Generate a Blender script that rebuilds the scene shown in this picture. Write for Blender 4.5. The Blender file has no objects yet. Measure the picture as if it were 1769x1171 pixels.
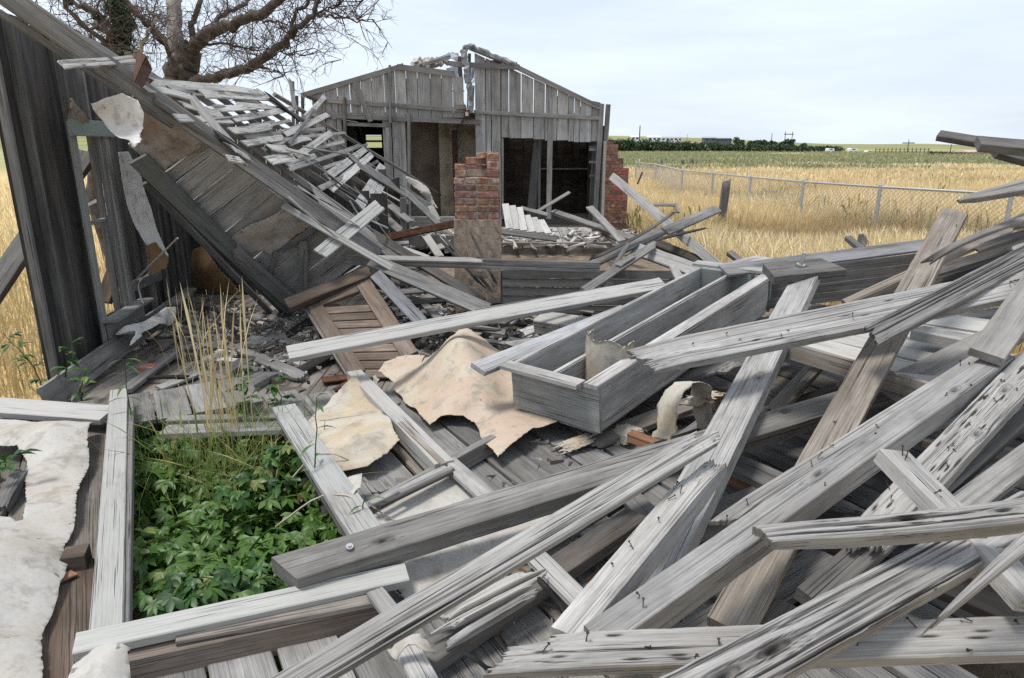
import bpy, bmesh, math, random
import numpy as np
from mathutils import Vector, Matrix

SC = bpy.context.scene
COL = SC.collection
# ------------------------------------------------------------ camera, sky, sun, exposure
CAM_H, PITCH, FOC = 2.1, math.radians(15.85), 1180.0
cam_d = bpy.data.cameras.new('camera'); cam = bpy.data.objects.new('camera', cam_d); COL.objects.link(cam)
cam.location = (0, 0, CAM_H); cam.rotation_euler = (math.pi/2 - PITCH, 0, 0)
cam_d.sensor_width = 36; cam_d.lens = 36*FOC/1769; cam_d.clip_start = .05; cam_d.clip_end = 9000
SC.camera = cam
SUN = Vector((-.30, -.12, .94)).normalized()
world = bpy.data.worlds.new('World'); SC.world = world; world.use_nodes = True
nt = world.node_tree; nd = nt.nodes; lk = nt.links; bg = nd['Background']
sky = nd.new('ShaderNodeTexSky'); sky.sky_type = 'NISHITA'; sky.sun_disc = False
sky.sun_elevation = math.asin(SUN.z); sky.sun_rotation = math.atan2(SUN.x, SUN.y)
sky.dust_density = 2.0; sky.air_density = 1.0
tc = nd.new('ShaderNodeTexCoord'); mp = nd.new('ShaderNodeMapping'); mp.inputs['Scale'].default_value = (1.2, 1.2, 7)
n1 = nd.new('ShaderNodeTexNoise'); n1.inputs['Scale'].default_value = 2.2; n1.inputs['Detail'].default_value = 7; n1.inputs['Roughness'].default_value = .55
cr = nd.new('ShaderNodeValToRGB'); cr.color_ramp.elements[0].position = .35; cr.color_ramp.elements[0].color = (.70,)*3+(1,)
cr.color_ramp.elements[1].position = .68; cr.color_ramp.elements[1].color = (.93,)*3+(1,)
mx = nd.new('ShaderNodeMixRGB'); mx.inputs['Color2'].default_value = (8.55, 9.5, 10.75, 1)
lk.new(tc.outputs['Generated'], mp.inputs['Vector']); lk.new(mp.outputs[0], n1.inputs['Vector']); lk.new(n1.outputs['Fac'], cr.inputs[0])
lk.new(cr.outputs[0], mx.inputs['Fac']); lk.new(sky.outputs[0], mx.inputs['Color1']); lk.new(mx.outputs[0], bg.inputs['Color'])
bg.inputs['Strength'].default_value = .098
sl = bpy.data.lights.new('sun', 'SUN'); sun = bpy.data.objects.new('sun', sl); COL.objects.link(sun)
sl.energy = 3.0; sl.angle = math.radians(14); sl.color = (1, .955, .89)
sun.rotation_euler = SUN.to_track_quat('Z', 'Y').to_euler()
SC.view_settings.view_transform = 'Standard'; SC.view_settings.look = 'None'; SC.view_settings.gamma = 1
SC.view_settings.exposure = 0.22; SC.view_settings.use_curve_mapping = False
SC.cycles.use_denoising = False; SC.cycles.max_bounces = 6; SC.cycles.diffuse_bounces = 3

# ------------------------------------------------------------ pixel -> place helpers
cP, sP = math.cos(PITCH), math.sin(PITCH)
ORI = Vector((0, 0, CAM_H)); UP = Vector((0, 0, 1))
def ray(px, py):
    a, b = (px-884.5)/FOC, (py-585.5)/FOC
    return Vector((a, cP - b*sP, -sP - b*cP))
def P(px, py, Y): d = ray(px, py); return ORI + d*(Y/d.y)
def Zp(px, py, z): d = ray(px, py); return ORI + d*((z-CAM_H)/d.z)
def plane_hit(px, py, p0, n): d = ray(px, py); return ORI + d*((p0-ORI).dot(n)/d.dot(n))
AZ = .55                                                     # level of the fallen wall
def A(px, py, h=0): return Zp(px, py, AZ+h)
RN = Vector((-.19, -.035, 1)).normalized()                   # slope of the heap
def R(px, py, h=0): return plane_hit(px, py, Vector((0, 2, .60+h)), RN)
def proj(p):
    v = p-ORI; z = v.y*cP - v.z*sP; y = v.y*sP + v.z*cP
    return (884.5+FOC*v.x/z, 585.5-FOC*y/z)
UF = Vector((.5, -.866, 0)); VF = Vector((.866, .5, 0)); OF = Vector((0, 3, 0))
def W(s, r, z): p = OF + UF*s + VF*r; return Vector((p.x, p.y, z))       # fallen-wall coordinates
V = lambda *a: Vector(a)

# ------------------------------------------------------------ materials
MATS = {}
def nodes(m):
    m.use_nodes = True; t = m.node_tree; return t, t.nodes, t.links, t.nodes['Principled BSDF']
def ramp(N, stops):
    r = N.new('ShaderNodeValToRGB'); e = r.color_ramp.elements
    while len(e) < len(stops): e.new(.5)
    for k, (p, c) in enumerate(stops): e[k].position = p; e[k].color = tuple(c)+(1,) if len(c) == 3 else c
    return r
def mixc(N, K, a, b, fac, mode='MIX'):
    m = N.new('ShaderNodeMixRGB'); m.blend_type = mode
    for s, v in ((0, fac), (1, a), (2, b)):
        if hasattr(v, 'is_output'): K.new(v, m.inputs[s])
        elif s == 0: m.inputs[0].default_value = v
        else: m.inputs[s].default_value = tuple(v)+(1,)
    return m.outputs[0]
def noise(N, K, vec, sc, det=4, rough=.55, dist=0):
    n = N.new('ShaderNodeTexNoise'); n.inputs['Scale'].default_value = sc; n.inputs['Detail'].default_value = det
    n.inputs['Roughness'].default_value = rough; n.inputs['Distortion'].default_value = dist
    if vec is not None: K.new(vec, n.inputs['Vector'])
    return n.outputs['Fac']
def objvec(N, K, scale, offset=True):
    t = N.new('ShaderNodeTexCoord'); m = N.new('ShaderNodeMapping'); m.inputs['Scale'].default_value = scale
    if offset:
        oi = N.new('ShaderNodeObjectInfo'); mu = N.new('ShaderNodeVectorMath'); mu.operation = 'SCALE'
        mu.inputs[0].default_value = (37.1, 51.7, 23.3); K.new(oi.outputs['Random'], mu.inputs['Scale'])
        ad = N.new('ShaderNodeVectorMath'); K.new(t.outputs['Object'], ad.inputs[0]); K.new(mu.outputs[0], ad.inputs[1])
        K.new(ad.outputs[0], m.inputs['Vector'])
    else: K.new(t.outputs['Object'], m.inputs['Vector'])
    return m.outputs[0]
def math2(N, K, op, a, b):
    m = N.new('ShaderNodeMath'); m.operation = op
    for s, v in ((0, a), (1, b)):
        if hasattr(v, 'is_output'): K.new(v, m.inputs[s])
        else: m.inputs[s].default_value = v
    return m.outputs[0]
def wood(name, dark, mid, light, paint=None, pamt=.5, bump=.5, stain=(.20, .15, .10), stain_amt=.5, crack=.85):
    m = bpy.data.materials.new(name); T, N, K, b = nodes(m)
    tone = noise(N, K, objvec(N, K, (.9, 7, 7)), 1, 5, .6, .5)                      # broad tone drift
    base = ramp(N, [(.28, dark), (.5, mid), (.72, light)]); K.new(tone, base.inputs[0]); c = base.outputs[0]
    oi = N.new('ShaderNodeObjectInfo'); rnd = oi.outputs['Random']
    rnd2 = math2(N, K, 'FRACT', math2(N, K, 'MULTIPLY', rnd, 7.31), 0); rnd3 = math2(N, K, 'FRACT', math2(N, K, 'MULTIPLY', rnd, 23.7), 0)
    # growth rings: distorted bands stretched along the board, stronger on some boards than on others
    wv = N.new('ShaderNodeTexWave'); wv.wave_type = 'BANDS'; wv.bands_direction = 'Y'; wv.wave_profile = 'SAW'
    wv.inputs['Scale'].default_value = 1.0; wv.inputs['Distortion'].default_value = 4.0; wv.inputs['Detail'].default_value = 3; wv.inputs['Detail Scale'].default_value = .5; wv.inputs['Detail Roughness'].default_value = .55
    K.new(objvec(N, K, (.7, 24, 24)), wv.inputs['Vector'])
    rr = ramp(N, [(0, (.66,)*3), (.16, (.96,)*3), (.8, (1.04,)*3), (1, (.9,)*3)]); K.new(wv.outputs['Fac'], rr.inputs[0])
    f = noise(N, K, objvec(N, K, (6, 300, 300)), 1, 4, .7); fr = ramp(N, [(.30, (.62,)*3), (.52, (1,)*3), (.75, (1.14,)*3)]); K.new(f, fr.inputs[0])
    md = noise(N, K, objvec(N, K, (2.4, 60, 60)), 1, 4, .6); mr_ = ramp(N, [(.3, (.80,)*3), (.6, (1.05,)*3)]); K.new(md, mr_.inputs[0]); c = mixc(N, K, c, mr_.outputs[0], .8, 'MULTIPLY')
    # grey-green and brown weather blotches across the grain
    wb = noise(N, K, objvec(N, K, (3.5, 6, 6)), 1.6, 7, .7, .3); wr_ = ramp(N, [(.30, (.74, .73, .72)), (.5, (1, 1, 1)), (.72, (1.10, 1.09, 1.07))]); K.new(wb, wr_.inputs[0]); c = mixc(N, K, c, wr_.outputs[0], .9, 'MULTIPLY')
    bl = noise(N, K, objvec(N, K, (1.3, 3.2, 3.2)), 1.2, 5, .65); sr = ramp(N, [(.50, (0,)*3), (.74, (1,)*3)]); K.new(bl, sr.inputs[0])
    c = mixc(N, K, c, stain, math2(N, K, 'MULTIPLY', sr.outputs[0], stain_amt))
    vo = N.new('ShaderNodeTexVoronoi'); vo.inputs['Scale'].default_value = 1; K.new(objvec(N, K, (2.0, 6.5, 6.5)), vo.inputs['Vector'])
    kr = ramp(N, [(.02, (1,)*3), (.06, (.45,)*3), (.10, (0,)*3)]); K.new(vo.outputs['Distance'], kr.inputs[0]); c = mixc(N, K, c, (.06, .048, .04), math2(N, K, 'MULTIPLY', kr.outputs[0], math2(N, K, 'MULTIPLY', rnd2, .5)))
    if paint:
        p1 = noise(N, K, objvec(N, K, (4, 45, 45)), 1, 6, .8); p2 = noise(N, K, objvec(N, K, (1.2, 3, 3)), 1.4, 5, .6)
        s = math2(N, K, 'MULTIPLY', math2(N, K, 'ADD', p1, p2), .5); e = max(.02, 1.08-pamt*.5)/2
        pr = ramp(N, [(e-.04, (0,)*3), (e+.05, (1,)*3)]); K.new(s, pr.inputs[0]); c = mixc(N, K, c, paint, math2(N, K, 'MULTIPLY', pr.outputs[0], .85))
    c = mixc(N, K, c, rr.outputs[0], math2(N, K, 'MULTIPLY', math2(N, K, 'ADD', rnd3, .25), .4 if paint else .8), 'MULTIPLY'); c = mixc(N, K, c, fr.outputs[0], .6 if paint else .85, 'MULTIPLY')
    ck = noise(N, K, objvec(N, K, (1.6, 210, 210)), 1, 2, .5, .1); gate = noise(N, K, objvec(N, K, (1.7, 9, 9)), 1, 2, .5)
    thr = math2(N, K, 'ADD', ck, math2(N, K, 'MULTIPLY', math2(N, K, 'SUBTRACT', gate, .5), -.5))
    cr_ = ramp(N, [(.31, (1,)*3), (.345, (0,)*3)]); K.new(thr, cr_.inputs[0]); c = mixc(N, K, c, (.03, .027, .025), math2(N, K, 'MULTIPLY', cr_.outputs[0], crack))
    at = N.new('ShaderNodeAttribute'); at.attribute_name = 'crevice'; c = mixc(N, K, c, (.035, .03, .027), math2(N, K, 'MULTIPLY', at.outputs['Fac'], .88))   # darker in open cracks, knots and slots
    vr = ramp(N, [(0, (.80, .79, .77)), (.35, (1.0, .985, .97)), (.7, (.92, .92, .92)), (1, (1.1, 1.09, 1.07))]); K.new(oi.outputs['Random'], vr.inputs[0])
    c = mixc(N, K, c, vr.outputs[0], 1, 'MULTIPLY'); c = mixc(N, K, c, oi.outputs['Color'], 1, 'MULTIPLY')
    K.new(c, b.inputs['Base Color']); b.inputs['Roughness'].default_value = .88; b.inputs['Specular IOR Level'].default_value = .12
    h = math2(N, K, 'SUBTRACT', math2(N, K, 'ADD', math2(N, K, 'MULTIPLY', f, .5), math2(N, K, 'MULTIPLY', wv.outputs['Fac'], .35)), math2(N, K, 'MULTIPLY', cr_.outputs[0], 1.3))
    bp = N.new('ShaderNodeBump'); bp.inputs['Strength'].default_value = bump; bp.inputs['Distance'].default_value = .003
    K.new(h, bp.inputs['Height']); K.new(bp.outputs[0], b.inputs['Normal'])
    MATS[name] = m; return m
wood('grey_wood', (.17, .166, .162), (.285, .279, .273), (.39, .383, .376), stain=(.16, .138, .115), stain_amt=.3)
wood('pale_wood', (.27, .263, .256), (.395, .388, .380), (.51, .503, .494), stain=(.23, .208, .185), stain_amt=.35)
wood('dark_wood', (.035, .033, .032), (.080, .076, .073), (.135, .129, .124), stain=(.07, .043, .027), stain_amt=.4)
wood('brown_wood', (.06, .044, .035), (.125, .098, .080), (.20, .167, .142), stain=(.10, .06, .036), stain_amt=.4)
wood('tan_wood', (.18, .157, .135), (.30, .27, .24), (.40, .37, .338), stain=(.21, .16, .12), stain_amt=.4)
wood('white_paint_wood', (.24, .23, .22), (.38, .37, .36), (.49, .48, .468), paint=(.43, .422, .405), pamt=.55)
wood('mint_paint_wood', (.24, .23, .22), (.37, .365, .355), (.48, .47, .458), paint=(.37, .375, .36), pamt=.42)
wood('teal_paint_wood', (.08, .08, .078), (.15, .15, .146), (.23, .23, .226), paint=(.16, .185, .178), pamt=.45)
wood('shingle_wood', (.15, .142, .136), (.33, .32, .31), (.46, .45, .44), paint=(.49, .485, .47), pamt=.45, crack=1.0, bump=.9)

def simple(name, col, rough=.8, metal=0, var=.25, scale=8, bump=0, stops=None, offset=True, tint=False):
    m = bpy.data.materials.new(name); T, N, K, b = nodes(m)
    v = objvec(N, K, (1, 1, 1), offset); n = noise(N, K, v, scale, 6, .62)
    r = ramp(N, stops or [(.3, tuple(x*(1-var) for x in col)), (.7, tuple(min(1, x*(1+var)) for x in col))]); K.new(n, r.inputs[0])
    c = r.outputs[0]
    if tint:
        oi = N.new('ShaderNodeObjectInfo'); c = mixc(N, K, c, oi.outputs['Color'], 1, 'MULTIPLY')
    K.new(c, b.inputs['Base Color']); b.inputs['Roughness'].default_value = rough; b.inputs['Metallic'].default_value = metal
    b.inputs['Specular IOR Level'].default_value = .3
    if bump:
        n2 = noise(N, K, v, scale*7, 5, .65); bp = N.new('ShaderNodeBump'); bp.inputs['Strength'].default_value = bump; bp.inputs['Distance'].default_value = .01
        K.new(n2, bp.inputs['Height']); K.new(bp.outputs[0], b.inputs['Normal'])
    MATS[name] = m; return m
simple('brick', (.30, .115, .075), .9, scale=22, bump=.6, tint=True, stops=[(.28, (.08, .046, .038)), (.44, (.235, .108, .078)), (.56, (.285, .155, .118)), (.66, (.36, .30, .265))])
simple('mortar', (.36, .34, .31), .95, var=.25, scale=12, bump=.5)
simple('concrete', (.23, .195, .16), .95, scale=26, bump=1.0, stops=[(.30, (.07, .05, .038)), (.38, (.29, .225, .17)), (.62, (.38, .305, .24)), (.8, (.46, .39, .33))])
simple('rust', (.085, .040, .025), .85, .2, var=.6, scale=20, bump=.4)
simple('nail_rust', (.055, .032, .024), .8, .2, var=.5, scale=20)
simple('galvanised', (.42, .43, .44), .45, .6, var=.12, scale=5)
simple('black_metal', (.02, .02, .02), .6, .3)
simple('bolt_metal', (.5, .5, .5), .35, .9)
simple('dirt', (.16, .125, .09), 1, var=.5, scale=6, bump=.6)
simple('rag', (.22, .23, .24), .95, var=.5, scale=6, bump=.8)
simple('tarp', (.66, .72, .80), .5, var=.12, scale=4)
simple('bark', (.17, .135, .11), .95, scale=9, bump=1.0, stops=[(.3, (.035, .028, .024)), (.55, (.10, .082, .07)), (.78, (.22, .19, .17))])
simple('pale_bark', (.32, .29, .265), .9, var=.4, scale=5, bump=.7)
simple('twig', (.085, .066, .056), .95, var=.5, scale=4)
simple('chips', (.42, .39, .35), .95, var=.5, scale=5)
simple('dark_interior', (.06, .05, .045), .95, var=.4, scale=3)
simple('beige_wall', (.33, .265, .18), .95, scale=2.2, stops=[(.3, (.22, .16, .10)), (.5, (.48, .40, .29)), (.7, (.55, .47, .35))])
simple('brown_wall', (.3, .24, .19), .95, scale=2.5, stops=[(.3, (.16, .12, .09)), (.55, (.30, .24, .19)), (.75, (.36, .31, .26))])
simple('white_siding', (.72, .72, .72), .6, var=.06)
simple('blue_grey', (.10, .11, .13), .7, var=.2)
simple('far_fence', (.17, .145, .13), .95, var=.3, scale=1)
simple('pink_wall', (.45, .33, .28), .9, var=.2, scale=.5)
simple('glass', (.03, .035, .04), .1)
simple('tyre', (.02, .02, .02), .9)

def sheet_mat(name, base, warm, dirt, warm_amt=.6, third=None):
    m = bpy.data.materials.new(name); T, N, K, b = nodes(m)
    v = objvec(N, K, (1, 1, 1)); big = noise(N, K, v, 3.2, 6, .6, .4); mid = noise(N, K, v, 9, 6, .65, .3); fine = noise(N, K, v, 60, 4, .65)
    wr = ramp(N, [(.42, (0,)*3), (.57, (1,)*3)]); K.new(big, wr.inputs[0])
    wm = N.new('ShaderNodeMath'); wm.operation = 'MULTIPLY'; wm.inputs[1].default_value = warm_amt; K.new(wr.outputs[0], wm.inputs[0])
    c = mixc(N, K, base, warm, wm.outputs[0])
    if third:
        n3 = noise(N, K, objvec(N, K, (1, 1, 1.3)), 4.6, 7, .68, .6); r3 = ramp(N, [(.46, (0,)*3), (.66, (1,)*3)]); K.new(n3, r3.inputs[0]); c = mixc(N, K, c, third, math2(N, K, 'MULTIPLY', r3.outputs[0], .8))
    dr = ramp(N, [(.52, (0,)*3), (.66, (1,)*3)]); K.new(mid, dr.inputs[0])
    dm = N.new('ShaderNodeMath'); dm.operation = 'MULTIPLY'; dm.inputs[1].default_value = .75; K.new(dr.outputs[0], dm.inputs[0])
    c = mixc(N, K, c, dirt, dm.outputs[0])
    fr = ramp(N, [(.25, (.7,)*3), (.5, (1,)*3), (.8, (1.05,)*3)]); K.new(fine, fr.inputs[0]); c = mixc(N, K, c, fr.outputs[0], .5, 'MULTIPLY')
    sp = noise(N, K, v, 24, 3, .5); sr = ramp(N, [(.70, (0,)*3), (.74, (1,)*3)]); K.new(sp, sr.inputs[0]); c = mixc(N, K, c, tuple(x*.35 for x in dirt), math2(N, K, 'MULTIPLY', sr.outputs[0], .7))
    K.new(c, b.inputs['Base Color']); b.inputs['Roughness'].default_value = .9; b.inputs['Specular IOR Level'].default_value = .2
    bp = N.new('ShaderNodeBump'); bp.inputs['Strength'].default_value = .3; bp.inputs['Distance'].default_value = .004
    ad = N.new('ShaderNodeMath'); ad.operation = 'ADD'; K.new(mid, ad.inputs[0]); K.new(fine, ad.inputs[1]); K.new(ad.outputs[0], bp.inputs['Height']); K.new(bp.outputs[0], b.inputs['Normal'])
    MATS[name] = m
sheet_mat('cream_lino', (.44, .41, .355), (.42, .325, .20), (.24, .22, .195), .75, (.35, .315, .265))
sheet_mat('pink_lino', (.45, .40, .32), (.44, .325, .255), (.23, .215, .195), .75, (.40, .325, .22))
sheet_mat('white_plaster', (.43, .415, .39), (.385, .36, .32), (.24, .22, .19), .6, (.37, .335, .285))
sheet_mat('grey_felt', (.60, .585, .56), (.45, .39, .34), (.24, .22, .20), .35)
sheet_mat('burnt_paper', (.20, .135, .08), (.20, .11, .045), (.05, .03, .02), .8)
sheet_mat('stained_paper', (.40, .36, .33), (.27, .175, .12), (.13, .095, .075), .75, (.30, .25, .215))
sheet_mat('lining_paper', (.48, .455, .425), (.40, .30, .22), (.22, .20, .185), .5)

def attr_mat(name, rough=.8, trans=0, spec=.3):
    m = bpy.data.materials.new(name); T, N, K, b = nodes(m)
    a = N.new('ShaderNodeAttribute'); a.attribute_name = 'Col'; K.new(a.outputs['Color'], b.inputs['Base Color'])
    b.inputs['Roughness'].default_value = rough; b.inputs['Specular IOR Level'].default_value = spec
    if trans:
        tr = N.new('ShaderNodeBsdfTranslucent'); ms = N.new('ShaderNodeMixShader'); ms.inputs[0].default_value = trans
        K.new(a.outputs['Color'], tr.inputs['Color']); K.new(b.outputs[0], ms.inputs[1]); K.new(tr.outputs[0], ms.inputs[2]); K.new(ms.outputs[0], N['Material Output'].inputs[0])
    MATS[name] = m
attr_mat('blades', .75, .3); attr_mat('leaves', .42, .22, .45); attr_mat('chip_mix', .95)

def leaf_mat():
    m = bpy.data.materials.new('green_leaf'); T, N, K, b = nodes(m)
    v = objvec(N, K, (1, 1, 1)); n = noise(N, K, v, 30, 3)
    oi = N.new('ShaderNodeObjectInfo'); r = ramp(N, [(0, (.016, .056, .009)), (.55, (.036, .105, .016)), (.85, (.075, .15, .026)), (1, (.18, .20, .06))]); K.new(oi.outputs['Random'], r.inputs[0])
    r2 = ramp(N, [(.3, (.75,)*3), (.7, (1.2,)*3)]); K.new(n, r2.inputs[0]); c = mixc(N, K, r.outputs[0], r2.outputs[0], 1, 'MULTIPLY')
    K.new(c, b.inputs['Base Color']); b.inputs['Roughness'].default_value = .45; b.inputs['Specular IOR Level'].default_value = .45
    tr = N.new('ShaderNodeBsdfTranslucent'); ms = N.new('ShaderNodeMixShader'); ms.inputs[0].default_value = .22
    K.new(c, tr.inputs['Color']); K.new(b.outputs[0], ms.inputs[1]); K.new(tr.outputs[0], ms.inputs[2]); K.new(ms.outputs[0], N['Material Output'].inputs[0])
    MATS['green_leaf'] = m
leaf_mat()
def ground_mat():
    m = bpy.data.materials.new('prairie_ground'); T, N, K, b = nodes(m)
    t = N.new('ShaderNodeTexCoord'); sp = N.new('ShaderNodeSeparateXYZ'); K.new(t.outputs['Object'], sp.inputs[0])
    n1 = noise(N, K, t.outputs['Object'], .05, 6, .6); n2 = noise(N, K, t.outputs['Object'], 1.5, 8, .7); n3 = noise(N, K, t.outputs['Object'], .012, 4, .5)
    # straw near the house, greener forbs farther out, yellow rapeseed-like strip at the far hills: real ground cover
    wob = N.new('ShaderNodeMath'); wob.operation = 'MULTIPLY_ADD'; wob.inputs[1].default_value = 40; K.new(n1, wob.inputs[0]); K.new(sp.outputs['Y'], wob.inputs[2])
    mr = N.new('ShaderNodeMapRange'); mr.inputs['From Min'].default_value = 62; mr.inputs['From Max'].default_value = 88; K.new(wob.outputs[0], mr.inputs['Value'])
    gr = ramp(N, [(.3, (.48, .35, .17)), (.7, (.62, .49, .27))]); K.new(n2, gr.inputs[0])
    gg = ramp(N, [(.35, (.25, .265, .135)), (.5, (.33, .32, .17)), (.66, (.47, .41, .24))]); K.new(n1, gg.inputs[0])
    c = mixc(N, K, gr.outputs[0], gg.outputs[0], mr.outputs[0])
    mf = N.new('ShaderNodeMapRange'); mf.inputs['From Min'].default_value = 230; mf.inputs['From Max'].default_value = 420; K.new(sp.outputs['Y'], mf.inputs['Value'])
    gf = ramp(N, [(.4, (.27, .265, .125)), (.6, (.20, .21, .115))]); K.new(n3, gf.inputs[0]); c = mixc(N, K, c, gf.outputs[0], mf.outputs[0])
    K.new(c, b.inputs['Base Color']); b.inputs['Roughness'].default_value = 1; b.inputs['Specular IOR Level'].default_value = 0
    MATS['prairie_ground'] = m
ground_mat()

# ------------------------------------------------------------ object helpers
def mesh_obj(name, verts, faces, mat, parent=None, loc=None, smooth=False):
    me = bpy.data.meshes.new(name); me.from_pydata([tuple(v) for v in verts], [], faces); me.update()
    return link(name, me, mat, parent, loc, smooth)
def link(name, me, mat, parent=None, loc=None, smooth=False):
    if mat and not me.materials: me.materials.append(MATS[mat])
    if smooth: me.polygons.foreach_set('use_smooth', [True]*len(me.polygons))
    o = bpy.data.objects.new(name, me); COL.objects.link(o)
    if parent: o.parent = parent; o.matrix_basis = Matrix.Translation(-parent_loc(parent))
    if loc is not None: o.matrix_basis = o.matrix_basis @ Matrix.Translation(loc)
    return o
def wmat(o):                                                # world matrix without a depsgraph update
    return (wmat(o.parent) @ o.matrix_basis) if o.parent else o.matrix_basis.copy()
def parent_loc(p): return wmat(p).translation
def place(o, M, parent=None):
    if parent: o.parent = parent; o.matrix_basis = wmat(parent).inverted() @ M
    else: o.matrix_basis = M
def tag(o, label, cat, group=None, kind=None):
    o['label'] = label; o['category'] = cat
    if group: o['group'] = group
    if kind: o['kind'] = kind
    return o
def thing(name, label, cat, loc=(0, 0, 0), group=None):
    o = bpy.data.objects.new(name, None); COL.objects.link(o); o.empty_display_size = .1
    o.matrix_basis = Matrix.Translation(loc); return tag(o, label, cat, group)
def struct(o, kind='structure'): o['kind'] = kind; return o

def board_mesh(name, L, w, t, seed=0, res=0, warp=0, twist=0, ends='cc', taper=(1, 1), groove=0, bend=0, skew=(0, 0), knots=0, slots=0, jag_k=1.0):
    rg = np.random.default_rng(seed)
    c = min(.0035 if res else .003, w*.15, t*.3)
    if res == 2: nx, ny = 150, int(min(70, max(26, w*420)))
    elif res == 1: nx, ny = 36, 12
    else: nx, ny = (3 if (warp or bend or 'b' in ends) else 1), 3
    if res == 0: ys = np.array([-w/2, -w/2+c, w/2-c, w/2])
    else: ys = np.concatenate([[-w/2], np.linspace(-w/2+c, w/2-c, ny-1), [w/2]])
    m = len(ys); xs = np.linspace(-L/2, L/2, nx+1)
    X, Y = np.meshgrid(xs, ys, indexing='ij')
    top = np.full_like(X, t/2); bot = np.full_like(X, -t/2)
    top[:, 0] -= c; top[:, -1] -= c
    crev = np.zeros_like(X)
    if groove and res:
        G = np.zeros_like(X); Yw = Y.copy(); lift = np.zeros_like(X)
        for k in range(knots):
            kx, ky = rg.uniform(-.4, .4)*L, rg.uniform(-.25, .25)*w; ka, kb = rg.uniform(.05, .09), w*rg.uniform(.16, .26)
            d2 = ((X-kx)/ka)**2+((Y-ky)/kb)**2; Yw = ky+(Yw-ky)*(1-.9*np.exp(-d2*1.1)); lift += .010*np.exp(-d2*1.6)-.022*np.exp(-d2*9)
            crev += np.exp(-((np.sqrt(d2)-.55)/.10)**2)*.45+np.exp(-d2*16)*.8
        for k in range(int((8+w*(160 if res == 2 else 60))*(1.9 if groove > .0075 else 1))):
            y0 = rg.uniform(-w/2, w/2); sl = rg.normal(0, .004); am = rg.uniform(0, .004); fq = rg.uniform(1, 5); ph = rg.uniform(0, 6)
            wd = rg.uniform(.0012, .003)*(1 if res == 2 else 2); dp = rg.uniform(.25, 1)**2; xc = rg.uniform(-L/2, L/2); ln = rg.uniform(.06, .6)*L
            yk = y0+sl*X+am*np.sin(fq*X+ph)
            G += dp*np.exp(-((Yw-yk)/wd)**2)*np.clip(1-((X-xc)/ln)**2, 0, 1)
        for k in range(slots):
            xc, yc = rg.uniform(-.47, .47)*L, rg.uniform(-.4, .4)*w
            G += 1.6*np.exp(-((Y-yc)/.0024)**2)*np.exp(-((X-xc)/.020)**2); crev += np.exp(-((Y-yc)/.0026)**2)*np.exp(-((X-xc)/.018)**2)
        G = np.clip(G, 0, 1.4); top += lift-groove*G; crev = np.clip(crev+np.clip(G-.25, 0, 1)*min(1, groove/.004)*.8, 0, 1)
        top += groove*.35*np.sin(X*3.1+seed)*np.cos(Y*40+seed)
        edge = .5*w*rg.normal(0, .018, nx+1); edge = np.convolve(edge, np.ones(5)/5, 'same')
        Y = Y + edge[:, None]*np.sign(Y)*(np.abs(Y) > w*.42)
    xn = (X+L/2)/L
    Y = Y*(taper[0]+(taper[1]-taper[0])*xn)
    X = X + Y*np.where(xn < .5, skew[0]*(1-2*xn), skew[1]*(2*xn-1))
    for e, side in ((ends[0], 0), (ends[1], 1)):
        if e == 'b':
            ln = min(.28 if res else .14, L*.3); jag = rg.uniform(0, 1, m)*(.55 if res else .8)*jag_k
            if res:
                cn = int(rg.integers(2, 5)); cx_ = np.sort(rg.uniform(0, 1, cn)); lo_ = rg.uniform(0, 1, cn+1); jag = lo_[np.searchsorted(cx_, np.linspace(0, 1, m))]     # a few long tongues of different length
                jag = (np.convolve(np.pad(jag, 2, 'edge'), np.ones(5)/5, 'valid')*.75+np.linspace(0, 1, m)[::int(rg.choice([-1, 1]))]*.45+rg.normal(0, .05, m))*jag_k
            d = (xn*L) if side == 0 else ((1-xn)*L)
            k = np.clip(1-d/ln, 0, 1)
            X = X + (1 if side == 0 else -1)*k*jag[None, :]*ln*.6
            th = 1-.55*jag_k*k**1.5
            mid = (top+bot)/2 - .15*t*k; top = mid+(top-mid)*th; bot = mid+(bot-mid)*th
    if warp or bend:
        ph = rg.uniform(0, 6); ph2 = rg.uniform(0, 6)
        dz = warp*np.sin(xn*3.3+ph)+bend*4*xn*(1-xn); top = top+dz; bot = bot+dz
        Y = Y+warp*.6*np.sin(xn*2.6+ph2)
    if twist:
        a = twist*(xn-.5); top, Yt = top+Y*np.sin(a), Y; bot = bot+Y*np.sin(a)
    vt = np.stack([X, Y, top], -1); vb = np.stack([X, Y, bot], -1)
    loop = np.concatenate([vt, vb[:, ::-1]], 1); n = 2*m
    verts = loop.reshape(-1, 3)
    faces = []
    i = np.arange(nx)[:, None]*n; j = np.arange(n)[None, :]; j2 = (j+1) % n
    F = np.stack([i+j, i+n+j, i+n+j2, i+j2], -1).reshape(-1, 4)
    caps = []
    for q in range(m-1):
        caps.append((q, q+1, n-2-q, n-1-q)); o = nx*n; caps.append((o+q, o+n-1-q, o+n-2-q, o+q+1))
    me = bpy.data.meshes.new(name); me.from_pydata(verts.tolist(), [], F.tolist()+caps); me.update()
    if groove and res:
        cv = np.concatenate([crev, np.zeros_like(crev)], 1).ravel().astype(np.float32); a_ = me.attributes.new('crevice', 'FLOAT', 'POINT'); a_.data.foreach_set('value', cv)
    return me
_seed = [100]
LOG = []
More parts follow.
